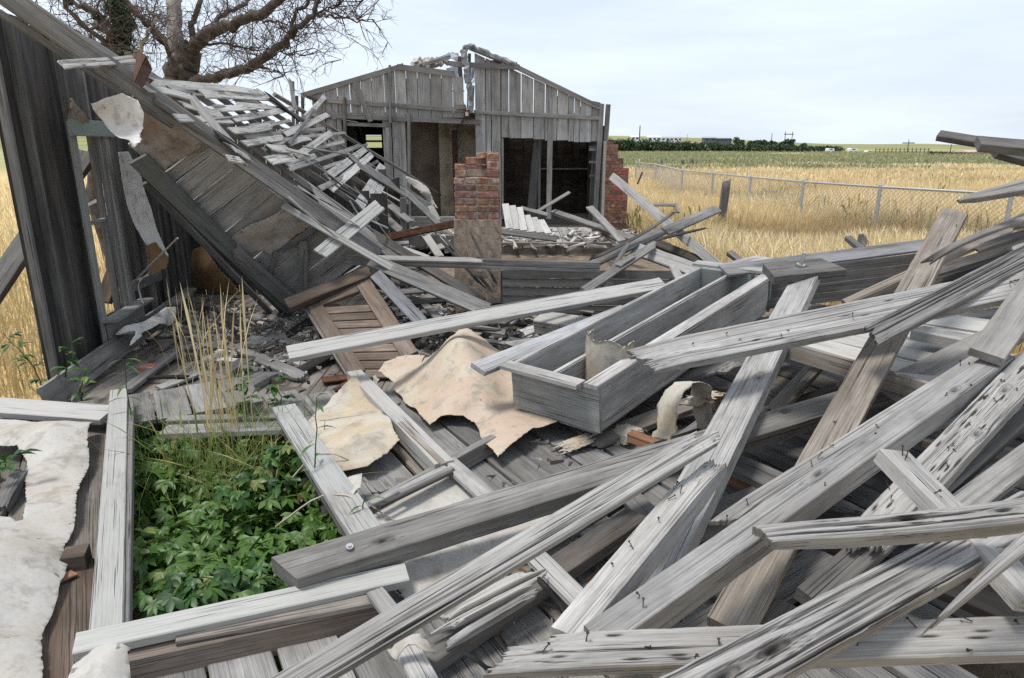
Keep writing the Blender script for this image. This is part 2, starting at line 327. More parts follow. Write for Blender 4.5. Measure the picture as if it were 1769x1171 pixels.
def B(label, a, b, w, t=.04, n=UP, mat='grey_wood', col=1.0, ends='cc', res=0, name='board', parent=None, cat='board', group=None,
      warp=0, twist=0, taper=(1, 1), groove=0, bend=0, top=True, nails=0, skew=(0, 0), knots=0, slots=0, jag_k=1.0):
    """A piece of lumber from a to b (centre of its broad face); w in metres, or -w = apparent width in photo pixels."""
    _seed[0] += 1
    a = Vector(a); b = Vector(b); n = Vector(n); x = b-a; L = x.length; x.normalize(); n = (n-x*n.dot(x)).normalized(); y = n.cross(x)
    if w < 0:
        mid = (a+b)/2; p0, p1 = proj(a), proj(b); q0, q1 = proj(mid), proj(mid+y*.01)
        ax = Vector((p1[0]-p0[0], p1[1]-p0[1])).normalized(); dv = Vector((q1[0]-q0[0], q1[1]-q0[1])); perp = abs(dv.x*ax.y-dv.y*ax.x)/.01
        ww = -w/max(perp, 1e-3)
        if ww > .34 or ww < .015: LOG.append((label or name, round(ww, 3)))
        w = min(max(ww, .012), .40)
    if res == 2 and not warp: warp = random.Random(_seed[0]).uniform(.003, .009)
    if res == 2 and not twist: twist = random.Random(_seed[0]+5).uniform(-.12, .12)
    me = board_mesh(name, L, w, t, _seed[0], res, warp, twist, ends, taper, groove, bend, skew, knots, slots, jag_k)
    o = link(name, me, mat); c = (a+b)/2 - (n*t/2 if top else Vector((0, 0, 0)))
    M = Matrix(((x.x, y.x, n.x, c.x), (x.y, y.y, n.y, c.y), (x.z, y.z, n.z, c.z), (0, 0, 0, 1)))
    place(o, M, parent)
    o.color = (col, col, col, 1) if isinstance(col, (int, float)) else tuple(col)+(1,)
    if label: 
        if parent: o['label'] = label
        else: tag(o, label, cat, group)
    if nails:
        rg = random.Random(_seed[0])
        for k in range(nails):
            nail(o, Vector((rg.uniform(-.46, .46)*L, rg.uniform(-.38, .38)*w, t/2)), rg.gauss(0, .55), rg.gauss(0, .55), rg.uniform(.008, .032))
    return o
def prism(p0, p1, r0, r1, k=6):
    d = (p1-p0).normalized(); u = d.orthogonal().normalized(); v = d.cross(u); vs = []
    for p, r in ((p0, r0), (p1, r1)):
        for i in range(k): a = 2*math.pi*i/k; vs.append(p+u*r*math.cos(a)+v*r*math.sin(a))
    fs = [(i, (i+1) % k, k+(i+1) % k, k+i) for i in range(k)]+[tuple(range(k))[::-1], tuple(range(k, 2*k))]
    return vs, fs
def join(lst):
    vs, fs = [], []
    for v, f in lst: o = len(vs); vs += [tuple(q) for q in v]; fs += [tuple(i+o for i in g) for g in f]
    return vs, fs
_nm = join([prism(V(0, 0, -.004), V(0, 0, .93), .0016, .0016, 5), prism(V(0, 0, .93), V(0, 0, 1.0), .0042, .004, 7)])
NAIL_MESHES = []
for k in range(4):
    L_ = (.014, .02, .028, .036)[k]; me = bpy.data.meshes.new('nail')
    me.from_pydata([(v[0], v[1], v[2]*L_) if True else v for v in _nm[0]], [], _nm[1]); me.materials.append(MATS['nail_rust']); NAIL_MESHES.append(me)
def nail(parent, loc, rx, ry, ln):
    k = min(3, max(0, int((ln-.010)/.0075))); o = bpy.data.objects.new('nail', NAIL_MESHES[k]); COL.objects.link(o)
    o.parent = parent; o.matrix_basis = Matrix.Translation(loc) @ Matrix.Rotation(rx, 4, 'X') @ Matrix.Rotation(ry, 4, 'Y'); return o
def box(name, lo, hi, mat, parent=None, col=None):
    lo, hi = Vector(lo), Vector(hi); c = (lo+hi)/2; h = (hi-lo)/2
    vs = [(h.x*i, h.y*j, h.z*k) for i in (-1, 1) for j in (-1, 1) for k in (-1, 1)]
    fs = [(0, 1, 3, 2), (4, 6, 7, 5), (0, 4, 5, 1), (2, 3, 7, 6), (0, 2, 6, 4), (1, 5, 7, 3)]
    me = bpy.data.meshes.new(name); me.from_pydata(vs, [], fs); me.update()
    o = link(name, me, mat); place(o, Matrix.Translation(c), parent)
    if col: o.color = tuple(col)+(1,)
    return o

def tps(pts):
    pts = np.array([tuple(p) for p in pts]); xy = pts[:, :2]; n = len(pts)
    def ker(d): return np.where(d > 1e-9, d*d*np.log(np.maximum(d, 1e-9)), 0)
    Km = ker(np.linalg.norm(xy[:, None]-xy[None], axis=2))+np.eye(n)*.002; Pm = np.c_[np.ones(n), xy]
    M = np.zeros((n+3, n+3)); M[:n, :n] = Km; M[:n, n:] = Pm; M[n:, :n] = Pm.T
    s = np.linalg.solve(M, np.r_[pts[:, 2], 0, 0, 0])
    return lambda q: ker(np.linalg.norm(q[:, None]-xy[None], axis=2))@s[:n] + np.c_[np.ones(len(q)), q]@s[n:]
def inside(q, poly):
    x, y = q[:, 0], q[:, 1]; r = np.zeros(len(q), bool); n = len(poly); j = n-1
    for i in range(n):
        xi, yi = poly[i]; xj, yj = poly[j]
        c = ((yi > y) != (yj > y)) & (x < (xj-xi)*(y-yi)/(yj-yi+1e-12)+xi); r ^= c; j = i
    return r
def vnoise(q, seed, octaves=4, f=1.0):
    rg = np.random.default_rng(seed); out = np.zeros(len(q))
    for o in range(octaves):
        for k in range(5):
            d = rg.normal(0, 1, 2); d /= np.linalg.norm(d); out += np.sin(q@d*f*(2**o)*rg.uniform(3, 7)+rg.uniform(0, 6))/(2**o)/3
    return out
def sheet(name, label, cat, outline, inner, mat, thick=.004, step=.014, ripple=.006, ragged=.018, group=None, seed=1, frame=None, parent=None, holes=()):
    """A torn sheet: outline and inner control points are places (x, y, z); frame = (origin, ex, ey, ez) when it does not lie flat."""
    if frame:
        o0, ex, ey, ez = frame; f = lambda p: ((p-o0).dot(ex), (p-o0).dot(ey), (p-o0).dot(ez))
    else: f = lambda p: tuple(p)
    out = [f(p) for p in outline]; ctl = out+[f(p) for p in inner]; z = tps(ctl)
    poly = []
    for i in range(len(out)):
        a, b = np.array(out[i][:2]), np.array(out[(i+1) % len(out)][:2]); m = max(2, int(np.linalg.norm(b-a)/.03))
        for k in range(m): poly.append(a+(b-a)*k/m)
    poly = np.array(poly); poly = poly + np.stack([vnoise(poly, seed, 6, 2.2), vnoise(poly, seed+9, 6, 2.2)], 1)*ragged*.45
    lo, hi = poly.min(0), poly.max(0); nx, ny = int((hi[0]-lo[0])/step)+2, int((hi[1]-lo[1])/step)+2
    gx, gy = np.meshgrid(lo[0]+np.arange(nx)*step, lo[1]+np.arange(ny)*step, indexing='ij'); q = np.c_[gx.ravel(), gy.ravel()]
    ins = inside(q, poly)
    for h in holes:
        hp = np.array([f(p)[:2] for p in h]); ins &= ~inside(q, hp)
    ins = ins.reshape(nx, ny); faces = []
    cell = (ins[:-1, :-1].astype(int)+ins[1:, :-1]+ins[:-1, 1:]+ins[1:, 1:]) >= 2
    idx = np.arange(nx*ny).reshape(nx, ny)
    ii, jj = np.nonzero(cell); F = np.stack([idx[ii, jj], idx[ii+1, jj], idx[ii+1, jj+1], idx[ii, jj+1]], 1)
    used, inv = np.unique(F, return_inverse=True); F = inv.reshape(F.shape); q = q[used]
    # pull outside border points onto the outline
    outm = ~ins.ravel()[used]
    for k in np.nonzero(outm)[0]:
        d = poly-q[k]; q[k] = poly[np.argmin((d**2).sum(1))] if len(holes) == 0 else q[k]
    zz = z(q)+ripple*vnoise(q, seed+3, 3, 2.0)
    v3 = np.c_[q, zz]; n = len(v3); lowv = v3.copy(); lowv[:, 2] -= thick
    allv = np.r_[v3, lowv]; Fb = F[:, ::-1]+n
    # border edges
    e = np.r_[F[:, [0, 1]], F[:, [1, 2]], F[:, [2, 3]], F[:, [3, 0]]]; s = set(map(tuple, e.tolist())); side = [(b, a, a+n, b+n) for a, b in s if (b, a) not in s]
    if frame: allv = np.array([tuple(o0+ex*v[0]+ey*v[1]+ez*v[2]) for v in allv])
    c = allv.mean(0); me = bpy.data.meshes.new(name); me.from_pydata((allv-c).tolist(), [], F.tolist()+Fb.tolist()+side); me.update()
    o = link(name, me, mat, smooth=True); place(o, Matrix.Translation(Vector(c)), parent)
    if not parent: tag(o, label, cat, group)
    return o

# ============================================================ the setting: ground, hills
def make_ground():
    ys = np.concatenate([np.linspace(-40, 20, 7), np.linspace(30, 300, 19), np.linspace(340, 1100, 34), np.geomspace(1200, 6000, 10)])
    xs = np.concatenate([-np.geomspace(6000, 260, 10), np.linspace(-200, 700, 61), np.geomspace(760, 6000, 10)])
    X, Y = np.meshgrid(xs, ys, indexing='ij')
    px = 884.5+FOC*X/np.maximum(Y, 1)*1.04
    crest = np.interp(px, [600, 1060, 1200, 1300, 1430, 1520, 1600, 1700, 2000], [13, 12.5, 10.5, 8, 3.2, 2.6, 3.4, 1.4, 2.0])
    Z = crest*np.clip((Y-430)/420, 0, 1)**1.5*np.where(Y > 850, np.clip(1-(Y-850)/900, .25, 1), 1)
    Z += .5*np.sin(X*.021+Y*.013)*np.clip((Y-260)/300, 0, 1)
    n, m = X.shape; v = np.stack([X, Y, Z], -1).reshape(-1, 3); i = np.arange(n-1)[:, None]*m+np.arange(m-1)[None]
    F = np.stack([i, i+m, i+m+1, i+1], -1).reshape(-1, 4)
    o = mesh_obj('ground', v.tolist(), F.tolist(), 'prairie_ground', smooth=True); struct(o)
make_ground()

# ============================================================ grass
def blades(name, label, pts, hgt, wid, cols, seed, head=.5, kind='stuff', lean=.35, mat='blades', parent=None, patch=0):
    rg = np.random.default_rng(seed); n = len(pts); pn = vnoise(pts[:, :2], seed, 4, .10) if patch else np.zeros(n)
    h = rg.uniform(*hgt, n)*(1+.28*np.clip(pn, -1, 1)); w = rg.uniform(*wid, n); az = rg.uniform(0, 2*np.pi, n); ln = np.abs(rg.normal(0, lean, n))*h
    fa = rg.uniform(0, np.pi, n); dx, dy = np.cos(fa)*w/2, np.sin(fa)*w/2
    lx, ly = np.cos(az)*ln, np.sin(az)*ln
    base = pts; f = [0, .55, 1.0]
    def at(t): return np.stack([base[:, 0]+lx*t**2, base[:, 1]+ly*t**2, base[:, 2]+h*(t-.12*t**2*np.minimum(1, ln/h))], 1)
    W_ = np.stack([dx, dy, 0*dx], 1)
    p0, p1, p2 = at(0), at(.55), at(.86); tip = at(1.0)
    hw = np.where(rg.uniform(0, 1, n) < head, 1.9, .5)[:, None]
    V_ = np.stack([p0-W_, p0+W_, p1-W_*.7, p1+W_*.7, p2-W_*hw, p2+W_*hw, tip], 1).reshape(-1, 3)
    k = np.arange(n)[:, None]*7
    q = np.concatenate([k+np.array([[0, 1, 3, 2]]), k+np.array([[2, 3, 5, 4]])], 0); tr = k+np.array([[4, 5, 6]])
    me = bpy.data.meshes.new(name); me.vertices.add(len(V_)); me.vertices.foreach_set('co', V_.ravel())
    nl = q.size+tr.size; me.loops.add(nl); me.loops.foreach_set('vertex_index', np.r_[q.ravel(), tr.ravel()])
    npol = len(q)+len(tr); me.polygons.add(npol)
    me.polygons.foreach_set('loop_start', np.r_[np.arange(len(q))*4, len(q)*4+np.arange(len(tr))*3])
    me.polygons.foreach_set('loop_total', np.r_[np.full(len(q), 4), np.full(len(tr), 3)])
    me.update(); me.validate()
    cols = np.array(cols); t = rg.uniform(0, 1, n)*(len(cols)-1); i0 = np.minimum(t.astype(int), len(cols)-2); fr = (t-i0)[:, None]
    c = (cols[i0]*(1-fr)+cols[i0+1]*fr)*rg.uniform(.8, 1.15, n)[:, None]; c = c*(1+.16*np.clip(pn, -1, 1))[:, None]; k_ = np.clip((-pn-.35)*1.6, 0, .7)[:, None]*patch; c = c*(1-k_)+np.array([[.34, .25, .13]])*k_; c7 = np.repeat(c, 7, 0)
    at_ = me.color_attributes.new('Col', 'FLOAT_COLOR', 'POINT'); at_.data.foreach_set('color', np.c_[c7, np.ones(len(c7))].ravel().astype(np.float32))
    o = link(name, me, mat, parent)
    if kind: o['kind'] = kind
    if not parent: o['label'] = label; o['category'] = 'grass'
    return o
def scatter(n, y0, y1, px0, px1, seed, power=1.0):
    rg = np.random.default_rng(seed); Y = y0*(y1/y0)**(rg.uniform(0, 1, n)**power); px = rg.uniform(px0, px1, n); X = (px-884.5)/FOC*Y*1.0
    return np.stack([X, Y, np.zeros(n)], 1)
STRAW = [(.50, .38, .19), (.64, .51, .285), (.74, .62, .385), (.68, .56, .335), (.82, .73, .52)]
FORB = [(.20, .235, .12), (.28, .30, .16), (.36, .36, .20), (.50, .44, .26)]
g = scatter(120000, 6.8, 34, 1010, 1980, 1)
keep = ~((g[:, 0] < 3.0) & (g[:, 1] > 9) & (g[:, 1] < 22)) & ~((g[:, 0] < 3.2) & (g[:, 1] < 9.2))
keep &= ~((g[:, 0] < 3.9+.0*g[:, 1]) & (g[:, 1] < 7.6))
g = g[keep]
blades('straw_grass', 'tall golden dry grass filling the yard inside and around the wire fence', g, (.34, .72), (.004, .010), STRAW, 5, .55, patch=1)
g = scatter(60000, 34, 64, 950, 1950, 2); blades('far_straw_grass', 'golden dry grass strip beyond the wire fence', g, (.30, .62), (.018, .045), STRAW, 6, .3, patch=1)
g = scatter(75000, 54, 205, 930, 1950, 3, .9); ph = vnoise(g[:, :2]*.02, 4, 3, 1.0); g = g[ph > -.45]
blades('green_forb_field', 'grey green weeds covering the field before the hedge', g, (.3, .72), (.05, .13), FORB, 7, .4, lean=.25)
g = scatter(5200, 13, 52, 1080, 1950, 13); g = g[vnoise(g[:, :2], 17, 4, .16) > .45]
blades('fence_weeds', 'green and rusty weeds scattered in the dry grass along the wire fence', g, (.35, .8), (.012, .03), [(.20, .22, .09), (.28, .28, .12), (.36, .24, .12)], 19, .5, lean=.3)
g = scatter(15000, 5.2, 40, -420, 330, 8); g = g[g[:, 0] < -3.75-.15*np.clip(g[:, 1]-4.6, 0, 3.4)]
blades('side_yard_grass', 'golden dry grass seen through the window frame and beside the leaning wall', g, (.25, .6), (.006, .014), STRAW[:3]+[(.33, .30, .11)], 9, .4)

# ============================================================ far things
def leaf_cloud(name, centres, n, size, cols, seed, mat='leaves', parent=None):
    rg = np.random.default_rng(seed); C = np.array([c[:3] for c in centres]); S = np.array([c[3:6] for c in centres])
    vol = S.prod(1)**.66; k = rg.choice(len(C), n, p=vol/vol.sum())
    d = rg.normal(0, 1, (n, 3)); d /= np.linalg.norm(d, axis=1)[:, None]; r = rg.uniform(.35, 1.08, n)[:, None]
    p = C[k]+d*r*S[k]; a = rg.normal(0, 1, (n, 3)); a /= np.linalg.norm(a, axis=1)[:, None]; b = np.cross(a, rg.normal(0, 1, (n, 3))); b /= np.linalg.norm(b, axis=1)[:, None]
    s = rg.uniform(.5, 1.3, n)[:, None]*size
    V_ = np.stack([p-a*s, p-b*s*.55, p+a*s, p+b*s*.55], 1).reshape(-1, 3); F = (np.arange(n)[:, None]*4+np.arange(4)[None])
    me = bpy.data.meshes.new(name); c0 = V_.mean(0); me.from_pydata((V_-c0).tolist(), [], F.tolist()); me.update()
    cols = np.array(cols); c = cols[rg.integers(0, len(cols), n)]*rg.uniform(.75, 1.25, n)[:, None]; c = np.repeat(c, 4, 0)
    at_ = me.color_attributes.new('Col', 'FLOAT_COLOR', 'POINT'); at_.data.foreach_set('color', np.c_[c, np.ones(len(c))].ravel().astype(np.float32))
    o = link(name, me, mat); place(o, Matrix.Translation(Vector(c0)), parent); return o
EVER = [(.022, .045, .016), (.035, .065, .022), (.05, .08, .03)]
rg0 = random.Random(3); cs = []
for k in range(150):
    px = 1040+390*k/149; y = 205+rg0.uniform(-3, 3)+(px-1040)*.05; hh = (3.9-2.2*(k/149))*rg0.uniform(.78, 1.12)
    cs.append(((px-884.5)/FOC*y, y, hh*.48, 1.5, 2.0, hh*.52))
o = leaf_cloud('hedge', cs, 26000, .34, EVER, 11); tag(o, 'long dark green shelterbelt hedge across the far field', 'hedge', kind='stuff')
for k, (px0, px1, ytop, yb) in enumerate([(1266, 1287, 236, 250), (1293, 1312, 241, 250), (1308, 1328, 239, 250), (1329, 1342, 241, 252), (1343, 1358, 242, 252), (1356, 1373, 239, 253), (1379, 1393, 246, 256)]):
    Y = 235; c = P((px0+px1)/2, yb, Y); t = P((px0+px1)/2, ytop, Y); w = (px1-px0)/FOC*Y; hh = t.z
    lb = ['round dark tree standing alone beside the dark sheds', 'low spreading dark tree just past the lone round tree', 'tallest spiky topped dark tree over the hedge', 'small dark tree between the spiky tree and the twin pole',
          'narrow dark tree just before the twin pole', 'dark tree standing under the twin utility pole', 'last small dark tree poking above the hedge end'][k]
    tr = thing('shelterbelt_tree', lb, 'tree', (c.x, Y, 0), 'dark trees above the hedge')
    rr = random.Random(k); cl = [(c.x+rr.uniform(-.3, .3)*w, Y+rr.uniform(-1, 1), hh*rr.uniform(.45, .8), w*.3, w*.3, hh*.2) for _ in range(6)]
    leaf_cloud('crown', cl, 900, .30, EVER, 20+k, parent=tr)
    v, f = prism(V(c.x, Y, 0), V(c.x, Y, hh*.6), .25, .12); mesh_obj('trunk', v, f, 'bark', tr)
def far_home(label, px0, px1, ytop, ybot, Y, wallm, roofm, nwin, name='mobile_home', cat='building', group='distant long low buildings'):
    a, b = P(px0, ytop, Y), P(px1, ybot, Y); t = thing(name, label, cat, ((a.x+b.x)/2, Y, b.z-3), group); hz = a.z-b.z
    box('wall', (a.x, Y, b.z-3), (b.x, Y+4, a.z-hz*.25), wallm, t)
    v = [(a.x-.2, Y-.2, a.z-hz*.25), (b.x+.2, Y-.2, a.z-hz*.25), (b.x+.2, Y+4.2, a.z-hz*.25), (a.x-.2, Y+4.2, a.z-hz*.25), (a.x, Y+2, a.z), (b.x, Y+2, a.z)]
    mesh_obj('roof', v, [(0, 1, 5, 4), (2, 3, 4, 5), (0, 4, 3), (1, 2, 5), (0, 3, 2, 1)], roofm, t)
    for k in range(nwin):
        x = a.x+(b.x-a.x)*(k+.5)/nwin; box('window', (x-.5, Y-.06, b.z+hz*.28), (x+.5, Y+.02, b.z+hz*.6), 'glass', t)
far_home('white mobile home farthest along the hedge, beside the tall mast', 1091, 1104, 234, 243, 330, 'white_siding', 'white_siding', 2)
far_home('bright white mobile home at the head of the long white row', 1120, 1142, 234.5, 244, 330, 'white_siding', 'white_siding', 3)
far_home('long pale mobile home ending the white row over the hedge', 1143, 1178, 236, 244, 335, 'white_siding', 'galvanised', 5)
far_home('dark shed with pale gable end above the hedge', 1217, 1237, 236, 245, 300, 'blue_grey', 'galvanised', 2)
far_home('darkest flat long shed beside the round tree', 1238, 1264, 238, 245, 300, 'blue_grey', 'blue_grey', 4)
far_home('low pinkish building behind the far board fence', 1672, 1742, 259, 273, 150, 'pink_wall', 'pink_wall', 3, 'farm_building')
def pole(label, px, ytop, ybot, Y, w=.12, arm=True, twin=False, cat='utility pole'):
    a, b = P(px, ytop, Y), P(px, ybot, Y); t = thing('utility_pole', label, cat, (b.x, Y, 0), 'distant poles')
    for dx in ((-1.2, 1.2) if twin else (0,)):
        v, f = prism(V(b.x+dx, Y, 0), V(b.x+dx, Y, a.z), w*1.3, w); mesh_obj('post', v, f, 'twig', t)
    if arm: box('crossarm', (b.x-1.6, Y-.08, a.z-1.0), (b.x+1.6, Y+.08, a.z-.75), 'twig', t)
pole('tall pale mast with thickened middle by the white homes', 1104.5, 217, 243, 330, .22, False)
pole('thin pole standing alone between white homes and dark sheds', 1186.5, 232, 246, 330, .08, False)
pole('single slim pole rising behind the spiky topped tree', 1332, 230, 250, 240, .1, False)
pole('twin utility pole with crossarm above the dark trees', 1361, 227, 250, 240, .1, True, True)
pole('utility pole with crossarm over the white pickup field', 1567, 241, 264, 190, .09, True)
pole('plain pole near the end of the board fence', 1641, 249, 265, 170, .08, False)
pole('short paired pole behind the pinkish building', 1692, 252, 266, 190, .06, False)
def vehicle(label, px0, px1, ytop, ybot, Y, kind):
    a, b = P(px0, ytop, Y), P(px1, ybot, Y); L = b.x-a.x; hh = a.z-b.z; z0 = b.z; t = thing('camper' if kind else 'pickup_truck', label, 'camper' if kind else 'truck', ((a.x+b.x)/2, Y, z0))
    if kind: prof = [(0, .18), (1, .18), (1, .8), (.93, 1), (.1, 1), (0, .82)]
    else: prof = [(0, .2), (1, .2), (1, .55), (.75, .6), (.66, 1), (.38, 1), (.33, .6), (0, .6)]
    v = [(a.x+p*L, Y+s, z0+q*hh) for s in (0, 1.9) for p, q in prof]; n = len(prof)
    mesh_obj('body', v, [tuple(range(n)), tuple(range(2*n-1, n-1, -1))]+[(i, (i+1) % n, n+(i+1) % n, n+i)[::-1] for i in range(n)], 'white_siding', t)
    x0, x1 = (.3, .7) if kind else (.42, .66)
    box('window', (a.x+x0*L, Y-.04, z0+.63*hh), (a.x+x1*L, Y+.01, z0+.86*hh), 'glass', t)
    for q in (.2, .8): v, f = prism(V(a.x+q*L, Y-.06, z0+.17*hh), V(a.x+q*L, Y+.2, z0+.17*hh), .17*hh, .17*hh, 12); mesh_obj('wheel', v, f, 'tyre', t)
vehicle('white camper parked right at the hedge end', 1431, 1441, 256, 263, 200, 1)
vehicle('white camper with blue shade standing in the open field', 1469, 1481, 256, 263, 200, 1)
vehicle('white pickup truck at the start of the far fence', 1494, 1509, 260, 266.5, 180, 0)
ff = thing('board_fence', 'long brown board fence across the far field', 'fence', P(1650, 270, 140))
for k in range(60):
    x0, x1 = 1605+k*2.3, 1605+k*2.3+2.15; yb = 268+k*.09; a, b = P(x0, yb-6.5-.6*math.sin(k*1.7), 140), P(x1, yb+3, 140)
    box('plank', (a.x, 140, b.z-.6), (b.x, 140.03, a.z), 'far_fence', ff)
wf = thing('wire_fence', 'sparse post and rail fence beside the white pickup', 'fence', P(1550, 266, 160))
for k in range(14):
    p = P(1512+k*7, 266, 160); box('post', (p.x-.06, 159.9, 0), (p.x+.06, 160.1, 1.45), 'far_fence', wf)
p, q = P(1512, 266, 160), P(1605, 266, 160)
for z in (.55, 1.05): box('rail', (p.x, 159.95, z), (q.x, 160, z+.1), 'far_fence', wf)

# ---- chain link fence
fp = []
for px, py in [(1099, 280), (1133, 284), (1179, 294), (1232, 299), (1297, 306), (1388, 314), (1521, 323), (1748, 336), (2080, 358)]:
    fp.append(Zp(px, py, 1.16))
cf = thing('chain_link_fence', 'galvanised chain link fence crossing the golden grass', 'fence', (fp[5].x, fp[5].y, 0))
for k, p in enumerate(fp):
    v, f = prism(V(0, 0, 0), V(0, 0, p.z+.04), .045, .045, 8); o = mesh_obj('post', v, f, 'galvanised'); place(o, Matrix.Translation((p.x, p.y, 0)), cf)
    v, f = prism(V(0, 0, p.z+.03), V(0, 0, p.z+.09), .045, .02, 8); c_ = mesh_obj('post_cap', v, f, 'galvanised'); c_.parent = o
wires = []
for p, q in zip(fp[:-1], fp[1:]):
    v, f = prism(p, q, .03, .03, 6); mesh_obj('top_rail', v, f, 'galvanised', cf)
    d = (q-p); d.z = 0; L = d.length; d.normalize(); n = int(L/.075); hgt = 1.12; far = p.y > 22
    st = .11 if not far else .16; n = int(L/st); r = .0042 if not far else .0045
    for k in range(-int(hgt/st), n):
        for sgn in (1, -1):
            s0, s1 = k*st, k*st+hgt; z0, z1 = (.03, .03+hgt) if sgn > 0 else (.03+hgt, .03)
            lo, hi = max(0, -s0/(s1-s0)), min(1, (L-s0)/(s1-s0))
            if hi-lo < .02: continue
            zf = lambda s: (p.z+(q.z-p.z)*s/L)/1.16
            a = p+d*(s0+(s1-s0)*lo); a.z = z0+(z1-z0)*lo; b = p+d*(s0+(s1-s0)*hi); b.z = z0+(z1-z0)*hi
            wires.append(prism(a, b, r, r, 3))
v, f = join(wires); o = mesh_obj('wire_mesh', v, f, 'galvanised', cf); o['kind'] = 'stuff'
def yard_post(label, px, ytop, ybot, Y, wpx, lean=0):
    a, b = P(px, ytop, Y), P(px-3, ybot, Y); b.z = -.05; b.x = a.x-lean; w = wpx/FOC*Y
    B(label, b, a, w, w*.8, (0, -1, 0), 'grey_wood', .55, 'cb', 1, 'fence_post', cat='post', group='old wooden posts in the grass', warp=.015, groove=.006)
yard_post('thick weathered wooden post standing against the chain link fence', 1258, 303, 395, 17.0, 12, .05)
yard_post('short black wooden stump left of its two neighbours in the weeds', 1144, 273, 282, 62, 4)
yard_post('middle black wooden stump of the three in the weeds', 1180, 273, 283, 62, 4)
yard_post('widest black wooden stump of the three in the weeds', 1197, 273, 284, 60, 5)
yard_post('short grey stake beyond the fence under the pickup', 1501, 306, 314, 42, 5)
yard_post('thin dark stake beyond the fence toward the overhanging beam', 1625, 314, 333, 30, 3)
yard_post('thin stake beyond the fence next to the tallest rail post', 1396, 303, 313, 40, 3)
yard_post('splintered reddish stump behind the heap in the golden grass', 1497, 398, 440, 9.5, 17)

# ============================================================ trees behind the roof
def tube(pts, rad, k=7, seed=0, rough=.12):
    rg = random.Random(seed); vs, fs = [], []; n = len(pts)
    for i, p in enumerate(pts):
        d = (pts[min(i+1, n-1)]-pts[max(i-1, 0)]).normalized(); u = d.cross(V(.31, .9, .2)).normalized(); w = d.cross(u)
        for j in range(k): a = 2*math.pi*j/k; r = rad[i]*(1+rg.uniform(-rough, rough)); vs.append(p+u*r*math.cos(a)+w*r*math.sin(a))
    for i in range(n-1):
        for j in range(k): fs.append((i*k+j, i*k+(j+1) % k, (i+1)*k+(j+1) % k, (i+1)*k+j))
    fs += [tuple(range(k))[::-1], tuple(range((n-1)*k, n*k))]; return vs, fs
def path(ctrl, m=6, jit=.02, seed=0):
    rg = random.Random(seed); out = []; c = [ctrl[0]]+list(ctrl)+[ctrl[-1]]
    for i in range(1, len(c)-2):
        for k in range(m):
            t = k/m; p0, p1, p2, p3 = c[i-1], c[i], c[i+1], c[i+2]
            q = .5*((2*p1)+(p2-p0)*t+(2*p0-5*p1+4*p2-p3)*t*t+(3*p1-p0-3*p2+p3)*t**3); out.append(q+V(rg.gauss(0, jit), rg.gauss(0, jit), rg.gauss(0, jit)))
    out.append(c[-1]); return out
def twigs(src, n, seed, length=(.3, 1.0), r=.008, sub=2, up=.3):
    rg = random.Random(seed); out = []
    def grow(p, d, L, rad, lev):
        pts = [p]; m = 4
        for i in range(m):
            d = (d+V(rg.gauss(0, .22), rg.gauss(0, .22), rg.gauss(0, .22)+.03)).normalized(); pts.append(pts[-1]+d*L/m)
        out.append(tube(pts, [rad*(1-.75*i/m) for i in range(m+1)], 3, rg.random(), 0))
        if lev > 0:
            for _ in range(rg.randint(2, 4)):
                i = rg.randint(1, m); e = (d+V(rg.gauss(0, .8), rg.gauss(0, .8), rg.gauss(0, .8))).normalized(); grow(pts[i], e, L*rg.uniform(.35, .65), rad*.6, lev-1)
    for _ in range(n):
        p, rad = src[rg.randrange(len(src))]; d = V(rg.gauss(0, 1), rg.gauss(0, .7), rg.gauss(up, .8)).normalized(); grow(p, d, rg.uniform(*length), r*rg.uniform(.6, 1.4), sub)
    return out
TY = 12.5
tree = thing('bare_tree', 'large half dead tree with bare tangled branches behind the collapsed roof', 'tree', (P(315, 140, TY).x, TY, 0))
base = V(P(312, 140, TY).x, TY, 0)
